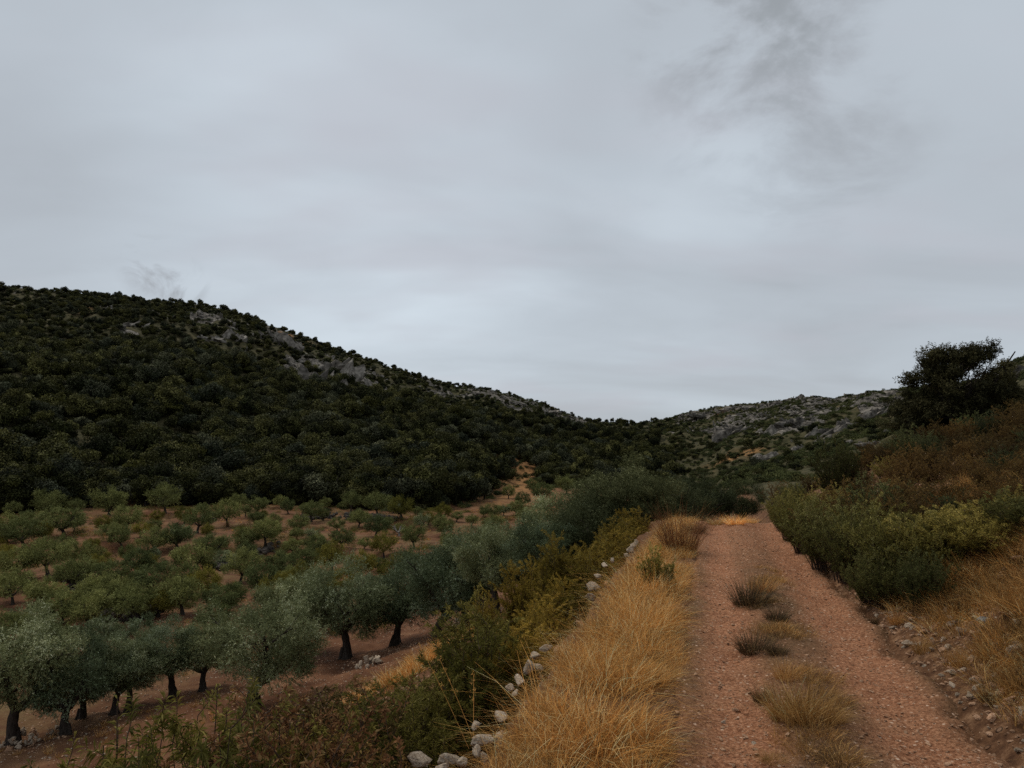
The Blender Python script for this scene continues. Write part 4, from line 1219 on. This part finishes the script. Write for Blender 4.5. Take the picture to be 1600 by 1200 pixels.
for k, (u_, v_, hh_) in enumerate([(8.2, -2.0, .9), (9.6, -2.05, .95), (11.2, -2.0, .9), (12.6, -2.1, 1.1), (14.0, -2.0, 1.0), (15.2, -2.1, 1.2), (16.5, -1.95, 1.0), (17.8, -2.1, 1.2), (19.2, -2.0, 1.1), (20.5, -2.0, 1.2)]):
    x, y = xy(u_, v_); s_ = hh_ / 2.1
    wispy.put(x, y, h1(x, y), (s_ * 1.3, s_ * 1.3, s_), 'low wispy bush growing against the foot of the verge wall, %s from the near end' % ('first second third fourth fifth sixth seventh eighth ninth tenth'.split()[k]), 'bush', GW, None, None)
GT = 'tall green weeds crowding the bank'
wd = []
for k in range(40):
    f = (k * 0.618034) % 1.0; q = ((k * 0.7548776) % 1.0)
    px_ = 520 + 270 * f; d_ = 5.0 + 4.2 * q
    # the thicket follows the foot of the wall: nearer plants stand further left
    v_ = -2.15 - 2.2 * ((k * 0.5698403) % 1.0)
    a_ = math.atan2(RS, RC) + math.asin(max(-1, v_ / d_))
    px_ = CX + F * math.tan(a_)
    if px_ < 480: continue
    wd.append((px_, d_, 1.0 + 0.5 * ((k * 0.3247) % 1.0)))
wd.sort()
for i, (px, d, hgt) in enumerate(wd):
    x, y, z, _ = at(px, d); s_ = hgt / 1.5 * (.78 if px < 700 else 1)
    weed.put(x, y, z, (s_ * 1.1, s_ * 1.1, s_), 'tall green weed of the bank thicket below the wall, %s counting from the russet bushes' % ordn[i] if i < len(ordn) else 'tall green weed at the wall end of the bank thicket', 'weed', GT)
GS = 'leafy stalks in the lower left foreground'
for px, d, yt, lab in ((232, 6.0, 1078, 'leafy stalk group leftmost and tallest at the bottom edge'), (205, 5.4, 1140, 'short leafy stalks at the left end of the group'), (275, 5.6, 1110, 'leafy stalks between the two tall groups'),
                       (330, 6.2, 1068, 'tall leafy stalk group left of the swollen olive foot'), (372, 5.9, 1105, 'leafy stalks in front of the swollen olive foot'), (300, 4.8, 1150, 'low leafy stalks at the very bottom edge'),
                       (420, 6.0, 1130, 'leafy stalks left of the russet bushes'), (350, 5.0, 1105, 'bushy stalks at the bottom below the swollen olive foot'), (250, 4.8, 1160, 'leaves showing at the bottom under the tallest stalks'),
 (180, 6.2, 1130, 'single leafy stalk standing apart at the far left of the group'), (395, 5.4, 1120, 'leafy stalks directly below the solitary gnarled olive'), (440, 6.6, 1100, 'leafy stalks beside the first russet bush'), (485, 6.0, 1105, 'leafy stalks between the russet bushes'), (310, 6.8, 1092, 'thin leafy stalks just behind the two tall groups'), (540, 5.6, 1110, 'leafy stalks among the russet bushes near the weeds')):
    plant(stalk, px, d, yt - 14, 1.5, lab, 'weed', GS, .8)
for px, d, yt, lab in ((470, 6.4, 1078, 'russet seeding bush left of the weed thicket'), (525, 6.2, 1075, 'russet seeding bush in the middle of the bank foot'), (560, 6.8, 1068, 'russet bush behind the green weeds'),
                       (445, 5.4, 1100, 'russet bush close to the bottom edge, leftmost of the red ones'), (500, 5.0, 1150, 'dark red bush at the bottom edge'), (575, 5.4, 1150, 'russet bush at the bottom beside the wall stones')):
    plant(russ, px, d, yt, 1.2, lab, 'bush', 'russet bushes on the bank', 1.0, None if 'red' in lab or 'seeding' in lab else {'foliage': M_BROWN})
# bare thin stalks leaning over the wall
for (x0, y0, x1, y1, lab) in ((660, 1010, 735, 1130, 'long pale stalk leaning left above the weeds'), (690, 1030, 745, 1125, 'pale stalk beside the longest one'), (742, 1055, 742, 1120, 'upright pale stalk by the wall')):
    b = MB(); d = 6.8
    p1 = np.array([*at(x1, d)[:2], topz(x1, y1 + 40, d)]); p0 = np.array([*at(x0, d + .3)[:2], topz(x0, y0, d + .3)])
    L = bez(p1, (p0 + p1) / 2 + [0, 0, .05], p0, 8) - p1
    b.tube(L, np.linspace(.004, .002, 8), 4)
    q = L[4:].repeat(6, 0) + rng.normal(0, .012, (24, 3)); b.leaves(q, unit(rng.normal(size=(24, 3)) + [0, 0, 1]), .03, .006, .6)
    tag(link('dry_stalk', b.mesh('dry_stalk', [M_GOLD]), None, p1), lab, 'dry stalk', 'pale dry stalks over the bank')
# green shoots on the verge
verge_g = Kind('green_shoots', [shrub(860 + i, .7, .16, 30, 46, .055, .009, M_WEED, .1, .02, 3, 2, .85) for i in range(2)], ('stems', 'foliage'))
for px, py, yt, lab in ((1020, 925, 862, 'green upright weed growing in the golden verge'), (1045, 922, 880, 'smaller green weed beside the upright one in the verge')):
    h = hit(px, py); s = 1.15 * (topz(px, yt, h[3]) - h[2]) / .7
    verge_g.put(h[0], h[1], h[2], (s, s, s), lab, 'weed', 'green weeds in the golden verge', {'foliage': M_CIST})
bare = Kind('bare_bush', [shrub(880, 2.2, 1.0, 90, 26, .05, .014, M_BROWN, .4, .1, 3, 4)], ('stems', 'foliage'))
h = hit(263, 946); s = 46 * h[3] / F / 2.0; bare.put(h[0], h[1], h[2], (s, s, s), 'brown leafless twiggy bush in the middle of the olive field', 'bush')
dead = Kind('dead_tree', [olive(260, 600, .08, .02, near=False)], ('trunk', 'crown'))
h = hit(624, 838); s = 26 * h[3] / F / 3.2
m_pale = bark_mat('bleached_wood', (.16, .14, .12), (.30, .27, .24))
o = dead.put(h[0], h[1], h[2], (s, s, s), 'bleached dead olive between living ones in the far field', 'dead tree', mats={'trunk': m_pale})

# ------------------------------------------------------------------ shrubs of the right bank
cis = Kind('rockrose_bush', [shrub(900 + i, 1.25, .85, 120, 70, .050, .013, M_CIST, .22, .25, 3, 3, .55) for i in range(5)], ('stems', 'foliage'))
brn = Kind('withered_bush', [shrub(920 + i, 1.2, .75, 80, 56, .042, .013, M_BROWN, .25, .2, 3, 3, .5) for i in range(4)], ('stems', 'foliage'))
GR = 'green rockrose bushes along the right edge of the track'
placed = [(1350, 10.6, 890, .95, 'M', 'dark green bush overhanging the track edge, lowest and nearest the ruts'), (1392, 10.9, 795, 1.0, 'C', 'big olive-green bush above the dark one, the fullest of the bank'),
          (1440, 10.4, 806, .95, 'C', 'olive-green bush right of the fullest one'), (1430, 9.7, 862, .8, 'M', 'dark green bush behind the dry grass slope'), (1372, 10.3, 850, .9, 'M', 'dark green bush in front of the fullest one'),
          (1545, 10.8, 800, .95, 'C', 'ochre-green bush over the dirt scar near the frame edge'), (1600, 10.6, 792, .95, 'C', 'ochre-green bush cut by the frame edge'), (1490, 11.0, 800, .85, 'C', 'ochre-green bush between the fullest and the frame edge ones'),
          (1320, 12.2, 790, .9, 'M', 'rounded blue-green bush in the middle of the bush row'), (1285, 13.5, 778, .9, 'M', 'dark rounded bush left of the blue-green one'), (1350, 12.5, 785, .9, 'C', 'bush between the rounded and the fullest bush'),
          (1255, 15.5, 772, .85, 'C', 'olive bush touching the track, third from the bend'), (1232, 17.5, 770, .85, 'C', 'olive bush touching the track, second from the bend'), (1215, 19.8, 775, .8, 'M', 'small bush at the bend where the track ends'),
          (1275, 17.5, 765, .9, 'C', 'bush behind the second one at the bend'), (1300, 16, 765, .9, 'C', 'bush behind the dark rounded one'), (1330, 15, 770, .9, 'C', 'bush behind the blue-green one'),
          (1240, 21, 760, .9, 'C', 'bush behind the bend, topmost of the green row'),
          (1452, hit(1452, 905)[3] + .3, 800, 1.5, 'C', 'green bush closing the right end of the fullest bushes, just above the dry slope'), (1492, hit(1492, 893)[3] + .3, 800, 1.6, 'C', 'ochre-green bush above the whitish tilted stone'),
          (1532, hit(1545, 890)[3] + .3, 792, 1.7, 'C', 'ochre-green bush above the blue-grey stone'), (1612, hit(1598, 862)[3] + .3, 775, 1.6, 'M', 'dark bush over the reddish boulder at the frame edge')]
for px, d, yt, wf, ty, lab in placed:
    plant(cis, px, d, yt, 1.25, lab, 'bush', GR, wf, {'foliage': M_CISTG} if ty == 'M' else None)
# brown slope
bl = [(1420, 18.2, 694, 'B'), (1465, 17.2, 694, 'B'), (1510, 16.6, 692, 'B'), (1550, 15.8, 710, 'B'), (1590, 15, 704, 'B'), (1395, 15.5, 740, 'B'), (1430, 14.2, 747, 'B'), (1475, 13.5, 747, 'B'), (1350, 17.2, 742, 'B'), (1540, 13, 742, 'B'), (1585, 12.2, 748, 'B'), (1305, 21, 735, 'B'), (1340, 20, 728, 'B'), (1380, 19, 735, 'B'), (1410, 17, 714, 'B'), (1450, 16, 717, 'B'), (1490, 15.5, 734, 'B'), (1530, 14.5, 737, 'B'), (1570, 14, 727, 'B'), (1600, 13, 727, 'B'), (1640, 13, 712, 'B'),
      (1335, 25, 712, 'B'), (1375, 24, 705, 'B'), (1415, 22, 684, 'B'), (1455, 20, 677, 'B'), (1495, 19, 674, 'B'), (1535, 18, 672, 'B'), (1575, 17, 662, 'B'), (1615, 16, 662, 'B'),
      (1360, 29, 690, 'B'), (1400, 27, 678, 'B'), (1440, 25, 672, 'B'), (1480, 23, 675, 'B'), (1520, 22, 644, 'B'), (1560, 21, 655, 'B'), (1600, 20, 632, 'B'), (1640, 19, 632, 'B'),
      (1590, 24, 650, 'B'), (1555, 22, 655, 'B'), (1620, 22, 645, 'B'),
      (1285, 24, 745, 'B'), (1265, 28, 742, 'B'), (1240, 30, 748, 'B'), (1215, 34, 752, 'B'), (1320, 14.2, 760, 'B'), (1365, 14.5, 747, 'B'), (1405, 13, 757, 'B'), (1445, 12.2, 768, 'B'), (1485, 12, 770, 'B'), (1525, 11.5, 765, 'B'), (1565, 11.2, 760, 'B'), (1605, 11, 755, 'B'), (1640, 10.5, 750, 'B'), (1425, 21, 668, 'B'), (1460, 22, 660, 'B'), (1500, 21, 655, 'B'), (1545, 21, 645, 'B'), (1580, 21, 632, 'B'), (1605, 23, 622, 'B'), (1385, 22, 690, 'B'), (1350, 22, 705, 'B')]
cnt = {}
for i, (px, d, yt, ty) in enumerate(sorted(bl)):
    lab = ('brown withered bush low on the slope, just above the green row' if d < 15.6 and px > 1300 else
           'brown withered bush on the middle of the right slope' if yt > 699 and px > 1300 else
           'brown withered bush high on the slope around the big tree' if px > 1340 else 'grey-brown bush beyond the bend of the track')
    cnt[lab] = cnt.get(lab, 0) + 1; lab = lab + ', ' + ordn[cnt[lab] - 1] + ' from the track'
    m = None
    if i % 9 == 3 and d < 18: m = {'foliage': M_RUSSET}
    if i % 5 == 1: m = {'foliage': M_SCRUB}
    if i % 10 == 3 and yt > 700: m = {'foliage': M_CIST}
    plant(brn, px, d, yt, 1.2, lab, 'bush', 'withered bushes on the right slope', 1.15, m)
plant(cis, 1306, 20, 694, 1.25, 'rounded dark green bush standing out of the brown slope', 'bush', 'green bushes on the brown slope', .62, {'foliage': M_OAKY})
plant(cis, 1320, 20.5, 706, 1.25, 'green bush touching the rounded one on the slope', 'bush', 'green bushes on the brown slope', .6, {'foliage': M_OAKY})
for px, py, w, lab in ((1400, 755, 50, 'rusty dry tuft glowing among the brown bushes'), (1590, 735, 40, 'rusty dry tuft by the frame edge')):
    tuft_at(TUFT_R, px, py, w, lab, 'dry bush', 1.3, 'dry_bush', 'rusty tufts on the right slope', .40)

# the big evergreen tree on the right
def big_tree(seed, wide, high, n, ll):
    r = np.random.RandomState(seed); tb, cr = MB(), MB()
    for i in range(7):
        a = r.uniform(0, 6.28); q = r.uniform(.1, .5)
        e = np.array([math.cos(a) * wide * q, math.sin(a) * wide * q, high * r.uniform(.6, .93)])
        L = bez(np.array([math.cos(a) * .12, math.sin(a) * .12, -.2]), e * [.3, .3, .5] + r.normal(size=3) * .12, e, 7)
        tb.tube(L, np.linspace(.085, .02, 7), 6, rough=.05)
    cl = []
    for i in range(125):
        d = unit(r.normal(size=3)); d[2] = abs(d[2])
        zf = r.uniform(0, 1) ** .7
        rr = wide * .5 * (1 - .45 * zf ** 2.5) * r.uniform(.5, 1.0)
        a = r.uniform(0, 6.28)
        cl.append((np.array([rr * math.cos(a), rr * math.sin(a), high * (.12 + .86 * zf * r.uniform(.88, 1.04))]), r.uniform(.18, .40)))
    for c, rd in cl:
        s = np.array([0, 0, c[2] * .75]); tb.tube([s + (c - s) * .2, s + (c - s) * .6 + r.normal(size=3) * .06, c], [.03, .016, .006], 3)
        m = n // len(cl) // 7
        d = unit(r.normal(size=(m, 3))); p = c + d * rd * r.uniform(.2, 1, (m, 1)) * [1, 1, .75]
        outd = unit(d + [0, 0, .35] + r.normal(size=(m, 3)) * .5)
        sh = np.clip(.4 + .22 * r.normal(), 0, .8)
        for q in range(7):
            dd = unit(outd * .5 + r.normal(size=(m, 3)) * .7)
            cr.leaves(p + outd * .16 * q / 7, dd, ll * r.uniform(.7, 1.3, m), ll * .42, np.clip(sh + r.uniform(-.3, .35, m), 0, 1), droop=.1, nrm=unit(d + [0, 0, .4]))
    return tb.mesh('trunk', [M_BARK], True), cr.mesh('crown', [leaf_mat('evergreen_leaf', (.022, .021, .009), (.085, .072, .028), (.17, .14, .055), .2, .2)])


bigt = Kind('evergreen_tree', [big_tree(950, 3.8, 3.4, 64000, .078), big_tree(951, 3.4, 3.0, 60000, .078)], ('trunk', 'crown'))
for px, d, yt, wf, va, lab in ((1502, 24, 535, .80, 0, 'big dark evergreen tree topping the right slope'), (1438, 24.5, 608, .62, 1, 'lower dark tree joined to the left of the big one'),
                               (1550, 24.5, 594, .62, 1, 'dark tree shoulder right of the big one'), (1615, 25, 655, .5, 1, 'low dark tree beside the frame edge')):
    x, y, z, _ = at(px, d); hh = topz(px, yt, d) - z
    bigt.put(x, y, z, (wf, wf, hh / (3.45 if va == 0 else 3.05)), lab, 'tree', 'dark evergreen trees on the right slope', var=va)

# ------------------------------------------------------------------ right verge: dry slope with stones
rv = [src('slope_tuft', tuft(970 + i, 60, .24, .36, [M_TAN, M_GOLD, M_TAN, M_BROWN, M_DARKTUFT][i % 5], .004, .7)) for i in range(5)]
n = 20000
u = rng.uniform(1.5, 14, n); v = 2.05 + rng.uniform(0, 1, n) ** .8 * 4.5; x, y = xy(u, v)
keep = rng.uniform(size=n) < (.72 + .9 * pn(x * .9, y * .9)) * np.interp(v, [2.05, 2.3, 2.7], [.4, .9, 1]); x, y = x[keep], y[keep]
scatter('slope_grass', np.stack([x, y, surf(x, y)], 1), rng.uniform(0, 6.28, len(x)), rng.uniform(.5, 1.25, len(x)), rv, 'thin tan dry grass on the stony slope right of the track', 'dry grass', rng.normal(0, .2, (len(x), 2)))
n = 9000
u = rng.uniform(1.5, 24, n); v = 1.85 + rng.gamma(1.6, .65, n); x, y = xy(u, v); sz = .012 + .055 * rng.uniform(0, 1, n) ** 4
scatter('slope_rubble', np.stack([x, y, surf(x, y) + sz * .2], 1), rng.uniform(0, 6.28, n), sz, [src('rubble', m) for m in PB_R + PB_P + ST_R[:2]], 'small rubble along the right edge of the track', 'rubble', rng.uniform(-.5, .5, (n, 2)))
for px, py, w, ms, lab in ((1478, 956, 20, ST_P, 'whitish stone highest on the dry slope, tilted'), (1537, 972, 22, None, 'blue-grey rounded stone in the dry grass'), (1507, 988, 26, ST_P, 'flat pale stone left of the blue-grey one'),
                           (1421, 1008, 20, ST_P, 'round grey stone at the track edge under a brown tuft'), (1402, 1008, 16, ST_R, 'flat pinkish stone beside the round grey one'), (1588, 975, 18, ST_P, 'pale stone by the frame edge in dry grass'),
                           (1590, 1022, 46, ST_P, 'long pale boulder half buried at the frame edge'), (1573, 1000, 22, ST_P, 'pale stone above the long boulder'), (1482, 1015, 24, ST_P, 'pale broken stone in the middle of the slope'),
                           (1496, 1087, 14, ST_P, 'small white angular stone at the foot of the slope'), (1512, 1093, 14, ST_R, 'grey chip next to the small white stone'), (1461, 964, 9, ST_P, 'tiny white stone high on the slope'),
                           (1391, 959, 8, ST_P, 'tiny white stone under the dark bush'), (1590, 875, 34, ST_R, 'reddish boulder exposed under the frame edge bush'), (1598, 1047, 30, ST_R, 'orange boulder below the long pale one'),
                           (1131, 1130, 12, ST_P, 'white stone lying in the left rut'), (1150, 1112, 16, ST_R, 'flat pinkish stone at the hump edge'), (1126, 1157, 12, ST_R, 'small flat stone in the left rut near the camera'),
                           (1178, 1162, 11, ST_P, 'pale chip on the hump near the camera'), (1120, 1052, 10, ST_R, 'flat chip in the middle of the left rut'), (1266, 989, 9, ST_P, 'pale chip between the tufts and the right rut'),
                           (1342, 828, 9, ST_P, 'pale stone under the dark rounded bush')):
    r = ray(px, py); n_ = math.hypot(r[0], r[1]); ds = np.linspace(2.5, 40, 2500); xx, yy = ds * r[0] / n_, ds * r[1] / n_
    k = np.argmax(CAMZ + ds * r[2] / n_ < surf(xx, yy)); s = w / 2 * ds[k] / F
    me_ = ms[rng.randint(len(ms))] if ms else stone_mesh(77, M_STONEB, .75)
    o = link('loose_stone', me_, None, (xx[k], yy[k], float(surf(xx[k:k + 1], yy[k:k + 1])[0]) + s * .15), (rng.uniform(-.3, .3), rng.uniform(-.3, .3), rng.uniform(0, 6)), (s * 1.15, s, s * .8))
    tag(o, lab, 'stone', 'loose stones along the track')
for px, py, w, m, lab in ((1440, 1020, 44, TUFT_T[0], 'upright brown tuft beside the round grey stone'), (1545, 1030, 50, TUFT_G[1], 'orange-tinted grass clump in front of the blue-grey stone'), (1500, 1040, 46, TUFT_T[2], 'dry tuft with a dark heart on the middle slope'),
                          (1545, 1095, 56, TUFT_D[2], 'dark dry tuft at the foot of the slope'), (1580, 955, 50, TUFT_T[1], 'tan tuft behind the blue-grey stone'), (1400, 975, 36, TUFT_T[2], 'brown tuft at the foot of the dark bush'),
                          (1370, 975, 30, TUFT_D[0], 'brown tuft at the track edge below the dark bush'), (1585, 1085, 50, TUFT_T[0], 'tan tuft at the frame edge foot of the slope')):
    tuft_at(m, px, py, w, lab, hf=1.25, group='dry tufts on the right slope')
print('TRIS', sum(len(m.loops) - 2 * len(m.polygons) for m in bpy.data.meshes), 'OBJ', len(sc.objects))
